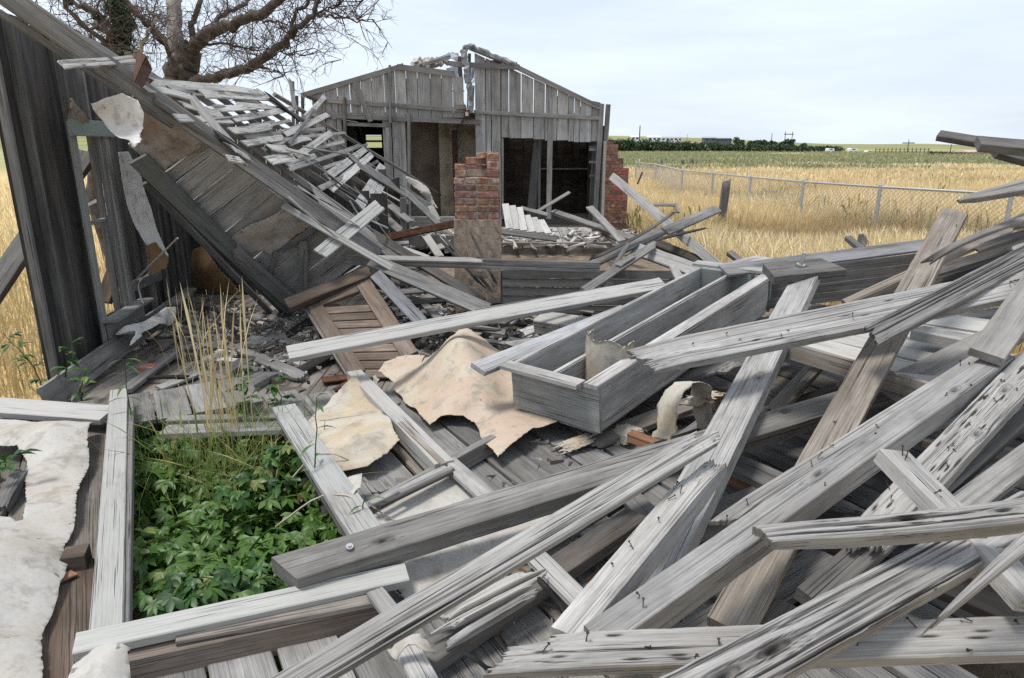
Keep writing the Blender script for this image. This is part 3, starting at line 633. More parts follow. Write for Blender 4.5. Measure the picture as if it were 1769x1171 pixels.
limbs = [('trunk', [base, P(312, 175, TY), P(315, 120, TY), P(325, 85, TY)], [.30, .27, .25, .2], 'bark'),
 ('limb', [P(308, 110, TY), P(302, 50, TY), P(301, -40, TY+.2), P(300, -120, TY)], [.15, .13, .12, .1], 'pale_bark'),
 ('limb', [P(325, 92, TY), P(365, 55, TY-.3), P(420, 32, TY-.5), P(475, 8, TY-.7), P(540, -60, TY-.9)], [.24, .2, .17, .14, .1], 'bark'),
 ('limb', [P(330, 80, TY), P(333, 40, TY+.4), P(345, 5, TY+.5), P(350, -60, TY+.7)], [.12, .1, .08, .06], 'bark'),
 ('limb', [P(320, 150, TY), P(360, 133, TY-.4), P(405, 127, TY-.7), P(440, 108, TY-.9), P(485, 80, TY-1), P(520, 42, TY-1), P(545, 20, TY-1), P(552, -30, TY-1)], [.2, .15, .14, .14, .12, .09, .075, .05], 'bark'),
 ('limb', [P(503, 58, TY-1), P(508, 30, TY-.9), P(530, 0, TY-.8), P(545, -50, TY-.6)], [.07, .06, .05, .04], 'bark'),
 ('limb', [P(548, 26, TY-1), P(575, 28, TY-1.1), P(612, 36, TY-1.1), P(648, 35, TY-1.2)], [.045, .035, .025, .012], 'bark'),
 ('limb', [P(548, 24, TY-1), P(570, 14, TY-1), P(590, 5, TY-1), P(590, -20, TY-1)], [.04, .03, .025, .015], 'bark'),
 ('limb', [P(615, 36, TY-1.1), P(617, 20, TY-1.1), P(622, 3, TY-1.1), P(628, -15, TY-1.1)], [.014, .012, .01, .008], 'twig'),
 ('limb', [P(300, 85, TY), P(262, 45, TY+.3), P(225, 10, TY+.5), P(190, -30, TY+.8)], [.11, .09, .07, .05], 'bark'),
 ('limb', [P(300, 100, TY), P(270, 62, TY-.5), P(235, 25, TY-.8), P(205, -10, TY-1)], [.08, .07, .06, .04], 'bark'),
 ('limb', [P(335, 72, TY), P(380, 30, TY+.6), P(420, 8, TY+.9), P(470, -30, TY+1.2)], [.11, .09, .07, .05], 'bark'),
 ('limb', [P(345, 75, TY), P(400, 78, TY-.3), P(440, 88, TY-.4), P(470, 95, TY-.5)], [.05, .035, .025, .012], 'twig'),
 ('limb', [P(395, 40, TY), P(450, 35, TY-.4), P(480, 40, TY-.4), P(505, 62, TY-.5)], [.04, .03, .025, .015], 'twig'),
 ('limb', [P(425, 118, TY-.9), P(470, 122, TY-1), P(492, 130, TY-1)], [.035, .025, .012], 'twig'),
 ('limb', [P(485, 88, TY-1), P(505, 96, TY-1), P(528, 97, TY-1)], [.022, .015, .008], 'twig')]
src = []
for i, (nm, ctrl, rad, mat) in enumerate(limbs):
    pts = path(ctrl, 6, .02, i); rr = np.interp(np.linspace(0, len(ctrl)-1, len(pts)), range(len(ctrl)), rad)*(1 if i == 0 else .9 if i == 1 else .5)
    v, f = tube(pts, list(rr), 9, i, .16); mesh_obj(nm, v, f, mat, tree, smooth=True)
    if i: src += [(p, r) for p, r in zip(pts, rr)]*(2 if i in (4, 2, 9, 10) else 1)
v, f = join(twigs(src, 360, 4, (.3, 1.0), .009)); o = mesh_obj('twigs', v, f, 'twig', tree); o['kind'] = 'stuff'
t2 = thing('ivy_tree', 'slim dead tree with dark green leaf clumps, partly seen through the window', 'tree', (P(196, 300, 10.5).x, 10.5, 0))
b2 = V(P(170, 300, 10.5).x, 10.5, 0)
pts = path([b2, P(165, 330, 10.5), P(172, 230, 10.5), P(200, 90, 10.6), P(206, 30, 10.7), P(200, -60, 10.8)], 6, .02, 3); rr = list(np.interp(np.linspace(0, 5, len(pts)), range(6), [.12, .10, .09, .09, .08, .06]))
v, f = tube(pts, rr, 8, 1); mesh_obj('trunk', v, f, 'bark', t2, smooth=True)
sp = [P(205, 25, 10.6), P(198, 10, 10.6), P(212, 60, 10.6), P(215, 80, 10.6), P(200, 70, 10.6), P(118, -2, 10.6), P(168, 28, 10.6), P(225, 40, 10.7)]
sz = [.17, .15, .14, .12, .1, .07, .07, .09]
leaf_cloud('foliage', [(p.x, p.y, p.z, s, s, s*1.2) for p, s in zip(sp, sz)], 2600, .032, EVER, 31, parent=t2)
s2 = []
for i, ctrl in enumerate([[P(205, 60, 10.6), P(150, 15, 10.6), P(90, -20, 10.7)], [P(200, 90, 10.6), P(140, 62, 10.4), P(95, 40, 10.3), P(50, 10, 10.2)], [P(200, 90, 10.6), P(120, 20, 10.8), P(100, -40, 11)],
   [P(200, 85, 10.6), P(232, 95, 10.5), P(252, 70, 10.4), P(268, 32, 10.3)], [P(200, 75, 10.6), P(165, 45, 10.2), P(158, 70, 10.1)], [P(205, 100, 10.6), P(170, 30, 10.9), P(60, -30, 11)]]):
    pts = path(ctrl, 6, .02, 50+i); rr = np.interp(np.linspace(0, 1, len(pts)), [0, 1], [.045, .015]); v, f = tube(pts, list(rr), 6, i); mesh_obj('limb', v, f, 'pale_bark' if i == 3 else 'twig', t2, smooth=True); s2 += list(zip(pts, rr))
v, f = join(twigs(s2, 150, 8, (.3, .8), .007)); o = mesh_obj('twigs', v, f, 'twig', t2); o['kind'] = 'stuff'

# ============================================================ the plank house behind
HY = 15.0
H = lambda px, py, dy=0: P(px, py, HY+dy)
house = thing('plank_house', 'weathered grey plank house with broken gable peak and open doorways', 'house', (H(790, 380).x, HY, .4))
FRONT = V(0, -1, 0)
def hplank(px, y0, y1, wpx, sk=0, dy=0, mat='pale_wood', col=1.0, nm='wall_plank', par=None, lean=0):
    a, b = H(px, y0, dy), H(px, y1, dy); b.x = a.x+lean
    return B(None, a, b, wpx/FOC*(HY*.965), .022, FRONT, mat, col*1.12, 'cc', 0, nm, par or house, skew=(0, sk))
rk = lambda x: np.interp(x, [520, 690, 691, 790], [165, 114, 116, 129])
rr_ = lambda x: np.interp(x, [815, 1040], [84, 186])
rq = random.Random(5)
x = 541
while x < 786:                                              # broken gable, left half
    w = rq.choice([19, 21, 22]); cx = x+w/2; sk = -.3 if cx < 690 else .13
    hplank(cx, 204 if cx < 700 else 203, float(rk(cx))+3, w-1.0-(rq.random() < .25)*1.0, sk, 0, col=rq.uniform(.78, .95)); x += w
for cx, w in ((549, 16), (566, 17), (584, 17), (597, 9), (676, 15), (692, 16), (703, 8)): hplank(cx, 384, 205, w-.8, 0, .015, col=rq.uniform(.7, .85))
x = 823
for w in (18, 9, 16, 13, 21, 21, 20, 21, 19, 10, 10, 20, 20):   # gable, right half
    cx = x+w/2; long_ = cx < 868; gap = 1.2 if 880 < cx < 960 else .8
    hplank(cx, 372 if long_ else 238+.045*(cx-868)+rq.uniform(-1.5, 1.5), float(rr_(cx))+4, w-gap, .46, 0, col=rq.uniform(.8, .98)); x += w
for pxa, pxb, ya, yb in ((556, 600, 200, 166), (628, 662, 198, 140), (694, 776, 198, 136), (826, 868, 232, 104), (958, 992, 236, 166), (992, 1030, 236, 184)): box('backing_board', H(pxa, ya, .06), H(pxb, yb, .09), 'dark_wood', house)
def htrim(p, q, wpx, dy=-.05, mat='grey_wood', col=.85, nm='trim_board', t=.04, warp=0, ends='cc'):
    return B(None, H(*p, dy), H(*q, dy), wpx/FOC*(HY*.965), t, FRONT, mat, col, ends, 0, nm, house, warp=warp)
htrim((520, 165), (697, 113), 8, -.03, nm='rake_board'); htrim((812, 82), (897, 116), 8, -.03, nm='rake_board', col=.7); htrim((885, 112), (1035, 185), 8, -.05, nm='rake_board')
htrim((686, 115), (789, 128), 9, -.09, nm='rail', col=.8, ends='cb'); htrim((778, 110), (895, 116), 8, -.1, nm='rail')
htrim((543, 172), (806, 190), 7, -.055, nm='rail'); htrim((556, 199), (830, 211), 8, -.06, nm='rail', col=.75); htrim((818, 193), (1035, 204), 6, -.055, nm='rail')
htrim((673, 112), (674, 212), 4, -.1, nm='batten', col=.7); htrim((613, 140), (640, 210), 8, -.12, nm='batten', col=.75); htrim((595, 168), (597, 380), 5, -.08, nm='batten', col=.7); htrim((706, 195), (707, 384), 5, -.08, nm='batten', col=.8)
htrim((598, 214), (672, 217), 6, -.04, nm='door_head'); htrim((669, 217), (671, 384), 7, -.04, nm='door_jamb', col=.8)
htrim((868, 238), (868, 378), 4, .02, nm='door_jamb', col=.6, mat='pale_wood'); htrim((951, 200), (948, 378), 9, -.02, nm='post', col=.95); htrim((930, 240), (917, 378), 16, .5, nm='post', col=.45)
htrim((933, 240), (931, 378), 4, .45, nm='post', col=.6)
htrim((1040, 179), (1028, 385), 8, -.06, nm='corner_post', col=.75); htrim((1051, 180), (1037, 388), 8, -.03, nm='corner_post', col=.72); htrim((1030, 200), (1020, 384), 8, .3, nm='corner_post', col=.5)
for k, y in enumerate((227, 254, 280, 304)): htrim((1018, y), (1036, y), 4, .12, nm='nailer', col=.7, mat='grey_wood' if k % 2 else 'pale_wood')
htrim((1018, 258), (1030, 258), 5, .1, nm='nailer')
# inside
xl, xr = H(528, 300).x, H(1040, 300).x; zc = 2.72
win0, win1 = P(631, 233, 20), P(660, 255, 20)
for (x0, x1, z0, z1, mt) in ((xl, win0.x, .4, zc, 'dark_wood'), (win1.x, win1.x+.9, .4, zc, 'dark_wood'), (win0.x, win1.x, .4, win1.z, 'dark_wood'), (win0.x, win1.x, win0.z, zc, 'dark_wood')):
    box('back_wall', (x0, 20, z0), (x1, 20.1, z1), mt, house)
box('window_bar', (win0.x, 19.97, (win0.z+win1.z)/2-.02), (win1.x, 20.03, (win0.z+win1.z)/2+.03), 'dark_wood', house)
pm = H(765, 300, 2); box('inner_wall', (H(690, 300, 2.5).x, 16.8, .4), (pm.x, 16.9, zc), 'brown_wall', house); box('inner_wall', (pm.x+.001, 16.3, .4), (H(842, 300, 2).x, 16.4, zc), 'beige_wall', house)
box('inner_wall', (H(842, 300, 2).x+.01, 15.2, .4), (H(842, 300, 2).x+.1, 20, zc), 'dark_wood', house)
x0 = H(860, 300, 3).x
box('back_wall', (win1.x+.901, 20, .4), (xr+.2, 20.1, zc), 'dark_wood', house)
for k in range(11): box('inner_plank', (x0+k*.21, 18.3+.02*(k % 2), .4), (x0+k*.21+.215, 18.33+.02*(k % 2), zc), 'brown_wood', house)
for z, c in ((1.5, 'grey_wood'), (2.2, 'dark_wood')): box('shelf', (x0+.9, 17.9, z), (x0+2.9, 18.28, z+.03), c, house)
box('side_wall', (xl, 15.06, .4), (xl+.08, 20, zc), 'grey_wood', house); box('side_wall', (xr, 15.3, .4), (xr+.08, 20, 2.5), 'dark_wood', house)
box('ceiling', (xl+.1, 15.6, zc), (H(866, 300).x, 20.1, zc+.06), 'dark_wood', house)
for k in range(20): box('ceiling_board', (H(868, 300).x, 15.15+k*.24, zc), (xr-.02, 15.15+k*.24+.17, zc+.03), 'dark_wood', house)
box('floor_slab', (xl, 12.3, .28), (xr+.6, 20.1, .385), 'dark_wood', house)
B(None, H(700, 347, 2.4), H(765, 347, 2.4), .12, .03, FRONT, 'teal_paint_wood', 1, 'cc', 0, 'skirting', house)
v, f = prism(H(789, 372, .8), H(785, 225, .8), .06, .06, 8); mesh_obj('stove_pipe', v, f, 'rust', house)
# peak wreck
v, f = tube(path([H(893, 112, -.1), H(850, 95, -.12), H(812, 80, -.14), H(803, 88, -.15), H(806, 120, -.16), H(810, 150, -.16), H(813, 195, -.14)], 6, .012, 9), [.045]*12+[.05]*6+[.06]*12+[.055]*6+[.04], 9, 4, .4)
mesh_obj('hanging_rag', v, f, 'rag', house)
def hq(pts, nm, mat, dy): 
    q = [H(p[0], p[1], dy+.15*math.sin(i*2.1)) for i, p in enumerate(pts)]; c = sum(q, V(0, 0, 0))/len(q)+V(0, .12, 0)
    vs = [p for p in q]+[c]+[p+V(0, .012, 0) for p in q]+[c+V(0, .012, 0)]; n = len(q)
    mesh_obj(nm, vs, [(i, (i+1) % n, n) for i in range(n)]+[((i+1) % n+n+1, i+n+1, 2*n+1) for i in range(n)]+[(i, i+n+1, (i+1) % n+n+1, (i+1) % n) for i in range(n)], mat, house, smooth=False)
hq([(770, 118), (798, 112), (800, 150), (779, 152), (778, 130)], 'tarp_scrap', 'tarp', .25); hq([(812, 110), (822, 108), (821, 145), (813, 142)], 'tarp_scrap', 'tarp', .2)
hq([(756, 99), (778, 91), (792, 97), (790, 106), (770, 104)], 'tarp_scrap', 'tarp', .1); hq([(812, 145), (820, 148), (818, 188), (814, 186)], 'tarp_scrap', 'tarp', .2)
htrim((793, 97), (797, 150), 7, .1, nm='ridge_stub', col=.5); htrim((811, 92), (809, 188), 5, .1, nm='ridge_stub', mat='brown_wood'); htrim((729, 112), (778, 97), 5, -.02, nm='rake_board', col=.9)
htrim((789, 150), (798, 183), 10, .15, nm='wall_plank', mat='white_paint_wood'); htrim((780, 157), (802, 157), 2, .05, nm='nailer', mat='pale_wood')
htrim((784, 184), (808, 184), 7, -.1, nm='nailer', mat='tan_wood', ends='bb')
box('meter_box', H(801, 203, -.2), H(812, 190, -.05), 'rust', house); box('meter_face', H(804, 200, -.215), H(809, 193, -.205), 'chips', house)
for k in range(4):
    v, f = tube(path([H(800, 205, -.1), H(797-4*k, 235, -.15+.1*k), H(790-9*k+k*k*6, 262+6*k, -.1), H(795+4*k, 230+8*k, -.1)], 5, .01, k), [.006]*16, 4); mesh_obj('loose_wire', v, f, 'black_metal', house)
rb = []
rg0 = random.Random(8)
for k in range(46):
    p = H(rg0.uniform(708, 786), 0, .3+rg0.uniform(0, .5)); p.z = H(0, float(np.interp(884.5+FOC*p.x/(p.y*.965), [705, 790], [116, 102]))+rg0.uniform(-5, 6), .4).z
    s = rg0.uniform(.03, .11); rb.append(prism(p, p+V(rg0.uniform(-.1, .1), rg0.uniform(-.05, .05), s), s, s*.8, 4))
v, f = join(rb); o = mesh_obj('roof_rubble', v, f, 'chips', house); o['kind'] = 'stuff'
B(None, H(533, 163, .3), H(556, 172, -.2), .25, .05, UP, 'dark_wood', .6, 'bb', 0, 'eave_scrap', house); B(None, H(1012, 172, .3), H(1040, 178, .1), .3, .1, UP, 'dark_wood', .7, 'bb', 0, 'eave_scrap', house)
# side wall of the house, far left
for k, (px, yt) in enumerate(((505, 140), (512, 165), (522, 160))): htrim((px, yt), (px+2, 260), 5, .2+.1*k, nm='side_plank', col=.5)

# ---- brick pillar
bp_ = thing('brick_pillar', 'stepped red brick chimney stub against the house corner', 'chimney', (H(1066, 388, -.5).x, HY-.5, .0))
bw, bh = .118, .066; x0 = P(1046, 300, 14.4).x; Y0 = 14.4
bm_ = bpy.data.meshes.new('brick'); hh = (bw/2-.004, .05, bh/2-.004)
bm_.from_pydata([(hh[0]*i, hh[1]*j, hh[2]*k) for i in (-1, 1) for j in (-1, 1) for k in (-1, 1)], [], [(0, 1, 3, 2), (4, 6, 7, 5), (0, 4, 5, 1), (2, 3, 7, 6), (0, 2, 6, 4), (1, 5, 7, 3)]); bm_.materials.append(MATS['brick'])
zt = P(1056, 238, 14.4).z; nrow = int((zt-.2)/bh); rgb = random.Random(2)
for r in range(nrow):
    z = .2+bh*(r+.5); py = proj(V(x0, Y0, z))[1]; right = P(float(np.interp(py, [237, 300, 320, 395], [1058, 1086, 1088, 1086])), py, Y0).x
    n = max(1, int((right-x0)/bw+.35)); wid = bw*n; cells = [(k*bw, bw) for k in range(n)] if r % 2 == 0 else [(0, bw/2)]+[(bw/2+k*bw, bw) for k in range(n-1)]+[(wid-bw/2, bw/2)]
    for k, (cx, cw_) in enumerate(cells):
        o = bpy.data.objects.new('brick', bm_); COL.objects.link(o); place(o, Matrix.Translation((x0+cx+cw_/2, Y0+rgb.uniform(-.006, .006), z)) @ Matrix.Diagonal((cw_/bw*(1 if cw_ == bw else .94), 1, 1, 1)), bp_)
        q = rgb.uniform(.5, 1.0); o.color = (q, q*rgb.uniform(.85, 1.1), q*rgb.uniform(.8, 1.05), 1)
        if 290 < py < 345 and k > n-4 and rgb.random() < .6: o.color = (1.15, .62, .62, 1)
    right = x0+wid; off = 0
    box('mortar_bed', (x0+.006, Y0-.038, z-bh/2), (right-.008, Y0+.5, z+bh/2-.002), 'mortar', bp_)

# ---- porch platform in front of the house
dk = thing('porch_deck', 'bleached narrow board deck in front of the brick pillar', 'deck', (1.4, 12.6, .4))
for k in range(20): B(None, V(-2.2+k*.215, 12.2, .42+.004*(k % 3)), V(-2.2+k*.215+.05, 14.7, .41), .2, .03, UP, 'pale_wood', .95 if k > 13 else .8, 'cc', 0, 'deck_plank', dk)
B(None, P(655, 383, 12.1), P(785, 383, 12.1), .16, .12, FRONT, 'pale_wood', .9, 'cc', 0, 'edge_beam', dk); B(None, P(858, 430, 11.6), P(960, 430, 11.6), .21, .12, FRONT, 'tan_wood', .75, 'cc', 0, 'edge_beam', dk); B(None, P(961, 430, 11.62), P(1060, 430, 11.62), .21, .12, FRONT, 'tan_wood', .7, 'cc', 0, 'edge_beam', dk)
B(None, P(640, 415, 11.2), P(785, 415, 11.2), .16, .12, FRONT, 'grey_wood', .7, 'cc', 0, 'edge_beam', dk)

# ============================================================ bare earth inside the ruin and the old room floor
def earth():
    rg = np.random.default_rng(3); xs = np.linspace(-3.9, 5.2, 70); ys = np.linspace(-.6, 12.4, 96); X, Y = np.meshgrid(xs, ys, indexing='ij')
    q = np.c_[X.ravel(), Y.ravel()]; Z = np.clip(.16+.05*vnoise(q, 5, 3, .6), .07, .26)
    e = np.minimum.reduce([X.ravel()+3.9, 5.2-X.ravel(), Y.ravel()+.6]); Z = np.where(e < .5, Z*np.clip(e/.5, 0, 1)-.03*(e < .02), Z)
    n, m = X.shape; i = np.arange(n-1)[:, None]*m+np.arange(m-1)[None]; F = np.stack([i, i+m, i+m+1, i+1], -1).reshape(-1, 4)
    struct(mesh_obj('earth_ground', np.c_[q, Z].tolist(), F.tolist(), 'dirt', smooth=True))
earth()
fl = box('floor', (-3.2, 4.15, .28), (-.55, 7.95, .365), 'dark_wood'); struct(fl)
rf = random.Random(12)
for k in range(32):
    x = -3.7+k*.1; B(None, V(x, 4.1+rf.uniform(-.35, .1) if x > -3.2 else 4.7+(-3.2-x)/.1466*.95, .40+rf.uniform(-.003, .003)), V(x, 7.9, .40), .095, .02, UP, 'tan_wood', rf.uniform(.55, .95), 'cc', 0, 'plank', fl)
fl2 = box('floor_slab_far', (-.5, 6.6, .2), (3.6, 12.2, .3), 'dirt'); struct(fl2)

# ============================================================ the standing wall with the window
LP0, LD, LN = V(-3.3, 4.65, 0), V(-.145, .989, 0).normalized(), V(.989, .145, 0).normalized()
def lw(px, py, off=0): return plane_hit(px, py, LP0+LN*off, LN)
def lt(p): return (p-LP0).dot(LD)
def lp(t, z, off=0): p = LP0+LD*t+LN*off; return V(p.x, p.y, z)
wall = thing('window_wall', 'leaning dark board wall with an empty window frame', 'wall', lp(1.6, .1))
def ztop(t):
    for z in np.arange(3.4, .5, -.02):
        px, py = proj(lp(t, z))
        if py > 5+(px-30)*.69+16: return z
    return .6
t0, t1 = lt(lw(143, 300, .135)-LN*.135), lt(lw(182, 300, .135)-LN*.135); zs, zh = lw(184, 545, .15).z, lw(128, 225, .15).z
tw0, tw1 = lt(lw(143, 300)), lt(lw(186, 300)); rg0 = random.Random(4)
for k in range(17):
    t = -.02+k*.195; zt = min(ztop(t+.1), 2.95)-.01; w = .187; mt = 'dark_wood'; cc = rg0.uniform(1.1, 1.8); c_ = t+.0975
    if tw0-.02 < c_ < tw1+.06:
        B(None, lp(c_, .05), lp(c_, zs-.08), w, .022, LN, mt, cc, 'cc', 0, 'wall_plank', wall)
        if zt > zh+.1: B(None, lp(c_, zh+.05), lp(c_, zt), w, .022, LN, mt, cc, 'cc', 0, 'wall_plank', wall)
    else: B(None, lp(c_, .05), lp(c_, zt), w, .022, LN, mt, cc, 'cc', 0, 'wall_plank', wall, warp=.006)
def lstud(px, py, px2, py2, w, t=.045, off=.09, mat='grey_wood', col=.8, nm='stud'):
    a, b = lw(px, py, off), lw(px2, py2, off); return B(None, a, b, w, t, LN, mat, col, 'cc', 0, nm, wall)
for tt, c in tuple((lt(lw(px_, py_, .1)-LN*.1), c_) for px_, py_, c_ in ((36, 300, .8), (70, 300, .7), (120, 180, .95), (153, 180, .9), (180, 180, .8), (252, 380, .8), (285, 440, .6), (318, 440, .5))):
    zt = min(ztop(tt), 2.9)-.03; B(None, lp(tt, .1, .10), lp(tt, zt, .10), .035, .05, LN, 'grey_wood', c*.8, 'cc', 0, 'stud', wall)
B(None, lp(-.03, .05, .02), lp(-.03, 2.88, .02), .09, .10, (-LD), 'dark_wood', .6, 'cc', 0, 'corner_stud', wall)
# window
B(None, lp(t0-.03, zs-.55, .135), lp(t0-.03, zh+.06, .135), .07, .03, LN, 'mint_paint_wood', .8, 'cc', 0, 'window_jamb', wall)
for k, (dt, c) in enumerate(((.035, 1.0), (.115, 1.1), (.2, .95))): B(None, lp(t1+dt, zs-.1, .13+.012*(k % 2)), lp(t1+dt, zh-.02, .13+.012*(k % 2)), .075, .03, LN, 'grey_wood' if k != 1 else 'mint_paint_wood', c, 'cc', 0, 'window_jamb', wall)
B(None, lp(t0-.12, zh+.02, .165), lp(t1+.28, zh+.02, .165), .12, .03, LN, 'teal_paint_wood', (1.9, 2.0, 1.95), 'cc', 0, 'window_head', wall)
B(None, lp(t0-.1, zs-.02, .19), lp(t1+.32, zs-.02, .19), .12, .025, UP, 'pale_wood', .85, 'cc', 0, 'window_sill', wall)
B(None, lp(t0-.06, zs-.12, .17), lp(t1+.28, zs-.12, .17), .13, .025, LN, 'mint_paint_wood', .75, 'cc', 0, 'window_apron', wall)
zr = lw(160, 380).z; B(None, lp(t0, zr, .1), lp(t1, zr, .1), .03, .03, LN, 'mint_paint_wood', .8, 'cc', 0, 'muntin', wall)
B(None, lp(t1+.28, zs+.10, .13), lp(t1+.95, zs+.07, .13), .09, .03, LN, 'grey_wood', .6, 'cc', 0, 'nailer', wall)
B(None, Zp(84, 688, .53), Zp(332, 508, .53), .17, .04, LN+UP*.35, 'grey_wood', .9, 'cc', 1, 'bottom_plate', wall, groove=.002)
B(None, Zp(298, 522, .62), Zp(330, 497, .62), .12, .03, UP, 'tan_wood', .9, 'cc', 0, 'nailer', wall)
# wallpaper and plaster hanging from the wall
def wsheet(nm, label, pts, inner, mat, seed, cat='paper', ragged=.02, off=0, n=None, ripple=.006, thick=.004):
    n = n or LN; ex = UP.cross(n).normalized(); ey = n.cross(ex)
    return sheet(nm, label, cat, pts, inner, mat, seed=seed, frame=(pts[0], ex, ey, n), ragged=ragged, ripple=ripple, thick=thick)
q = lambda px, py, o: lw(px, py, o)
fo = .38
wsheet('plaster_board_flap', 'large rounded pale flap of board curling off the window head', [q(157, 178, .30+fo), q(180, 170, .35+fo), q(212, 161, .42+fo), q(238, 172, .48+fo), q(250, 195, .52+fo), q(247, 222, .5+fo), q(250, 240, .58+fo), q(236, 252, .62+fo), q(226, 256, .55+fo), q(205, 240, .4+fo), q(180, 212, .3+fo), q(162, 196, .26+fo)],
       [q(210, 200, .55+fo), q(232, 232, .62+fo)], 'grey_felt', 3, ragged=.006, n=V(.8, -.5, .35).normalized())
wsheet('torn_paper', 'brown edged scrap of wallboard behind the rounded flap', [q(117, 162, .2), q(130, 178, .22), q(162, 214, .2), q(140, 213, .16), q(117, 208, .15)], [q(132, 192, .2)], 'stained_paper', 8)
wsheet('burnt_plaster_strip', 'long plaster strip hanging beside the window with orange scorched tip', [q(203, 262, .24), q(222, 262, .24), q(243, 300, .26), q(262, 360, .32), q(290, 440, .42), q(286, 462, .42), q(262, 474, .36), q(256, 545, .26), q(240, 480, .24), q(215, 330, .22)],
       [q(238, 390, .27), q(268, 440, .36)], 'grey_felt', 5, ragged=.01)
wsheet('scorched_patch', 'orange brown scorched insulation at the tip of the plaster strip', [q(252, 425, .36), q(272, 418, .42), q(291, 445, .46), q(287, 462, .46), q(262, 476, .4), q(254, 455, .38)], [q(270, 447, .47)], 'burnt_paper', 6, cat='insulation')
fx = lambda px, py, z: Zp(px, py, z)
sheet('curled_felt', 'crumpled grey felt strip draped over the bottom plate', 'felt', [lw(198, 580, .2), lw(215, 563, .25), lw(243, 556, .3), lw(262, 548, .28), lw(285, 532, .3), lw(303, 530, .32), lw(298, 555, .34), lw(283, 573, .36), lw(272, 560, .4), lw(250, 572, .38), lw(233, 590, .4), lw(218, 605, .36)],
      [lw(240, 568, .42), lw(290, 548, .42)], 'grey_felt', frame=(lw(240, 570, .3), UP.cross(LN+UP*.6).normalized(), (LN+UP*.6).normalized().cross(UP.cross(LN+UP*.6).normalized()), (LN+UP*.6).normalized()), seed=9, ripple=.012)
# props outside
B('grey timber prop slanting up to the wall from the grass', P(-30, 520, 5.5), P(150, 262, 6.6), -34, .06, (0, -1, .4), 'grey_wood', .5, 'cc', 0, 'timber_prop', warp=.01)
B('shorter timber prop seen low through the window opening', P(176, 520, 6.9), P(222, 395, 7.4), -24, .06, (0, -1, .4), 'brown_wood', .8, 'cc', 0, 'timber_prop')
B('bleached branch lying across the grass inside the window view', P(150, 352, 8), P(200, 335, 8.4), -6, .05, (0, -1, .4), 'grey_wood', .7, 'bb', 0, 'fallen_branch', cat='branch')
v, f = prism(lw(228, 490, .3), lw(307, 411, .9), .008, .006, 6); tag(mesh_obj('metal_rod', v, f, 'galvanised'), 'thin metal rod leaning out from the window sill', 'rod')
# dark return wall behind the room corner
bw_ = thing('return_wall', 'low dark board wall in the room corner behind the slanting teal trim', 'wall', (-3, 7.9, .3))
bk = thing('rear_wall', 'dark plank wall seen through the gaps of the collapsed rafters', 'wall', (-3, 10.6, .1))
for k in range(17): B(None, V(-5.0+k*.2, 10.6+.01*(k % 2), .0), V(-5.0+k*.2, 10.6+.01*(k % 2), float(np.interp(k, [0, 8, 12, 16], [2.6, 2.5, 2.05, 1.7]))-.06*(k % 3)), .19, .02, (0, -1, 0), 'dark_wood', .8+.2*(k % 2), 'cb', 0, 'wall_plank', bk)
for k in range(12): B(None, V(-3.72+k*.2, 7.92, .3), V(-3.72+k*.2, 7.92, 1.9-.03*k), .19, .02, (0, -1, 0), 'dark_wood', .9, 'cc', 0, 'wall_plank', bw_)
def vsheet(nm, label, px, inner, mat, seed, n, cat='paper', ragged=.02, ripple=.008):
    n = n.normalized(); ex = UP.cross(n).normalized(); ey = n.cross(ex); return sheet(nm, label, cat, px, inner, mat, seed=seed, frame=(px[0], ex, ey, n), ragged=ragged, ripple=ripple, step=.018)
vsheet('burnt_lining', 'scorched brown lining sheet hanging in the dark room corner', [P(332, 432, 7.2), P(352, 424, 7.1), P(385, 470, 7.1), P(420, 508, 7.1), P(380, 505, 7.2), P(330, 492, 7.4)], [P(355, 465, 7.0)], 'burnt_paper', 12, V(.2, -1, .1))

# ============================================================ the fallen gable panel with teal trim
pa, pb, pc = P(243, 283, 5.55), P(505, 535, 6.75), P(600, 400, 6.45)
PN = (pb-pa).cross(pc-pa).normalized(); PN = -PN if PN.y > 0 else PN
pp = lambda px, py, o=0: plane_hit(px, py, pa+PN*o, PN)
panel = thing('fallen_wall_panel', 'dark grey board wall panel slumped under the collapsed roof', 'wall', (pb.x, pb.y, .4))
seams = [((222, 250), (300, 195)), ((250, 275), (335, 225)), ((277, 299), (362, 246)), ((295, 323), (374, 258)), ((323, 354), (411, 285)), ((352, 384), (447, 312)), ((375, 412), (473, 333)), ((400, 432), (500, 353)), ((425, 458), (525, 375)), ((452, 484), (556, 398)), ((480, 512), (590, 420)), ((505, 536), (640, 440)), ((530, 545), (690, 462))]
for k, (s, e) in enumerate(zip(seams[:-1], seams[1:])):
    a0, a1, b0, b1 = pp(*s[0]), pp(*s[1]), pp(*e[0]), pp(*e[1]); a, b = (a0+b0)/2, (a1+b1)/2
    x = (b-a).normalized(); w = abs(((b0-a0)-x*(b0-a0).dot(x)).length); w2 = abs(((b1-a1)-x*(b1-a1).dot(x)).length)
    B(None, a+PN*(.006*(k % 2)), b+PN*(.006*(k % 2)), (w+w2)/2-.010, .022, PN, 'pale_wood', (1.1, 1.22, 1.04, 1.26, 1.15, 1.06, 1.2)[k % 7], 'cc', 1, 'wall_plank', panel, groove=.001)
B(None, pp(238, 276, .10), pp(508, 540, .10), .15, .035, PN, 'teal_paint_wood', 1.15, 'cc', 1, 'trim_board', panel, groove=.001)
B(None, pp(246, 300, .05), pp(494, 545, .05), .05, .05, PN, 'dark_wood', 1.2, 'cc', 0, 'trim_edge', panel)
B(None, pp(250, 318, .0), pp(470, 545, .0), .05, .04, PN, 'grey_wood', .5, 'cc', 0, 'trim_edge', panel)
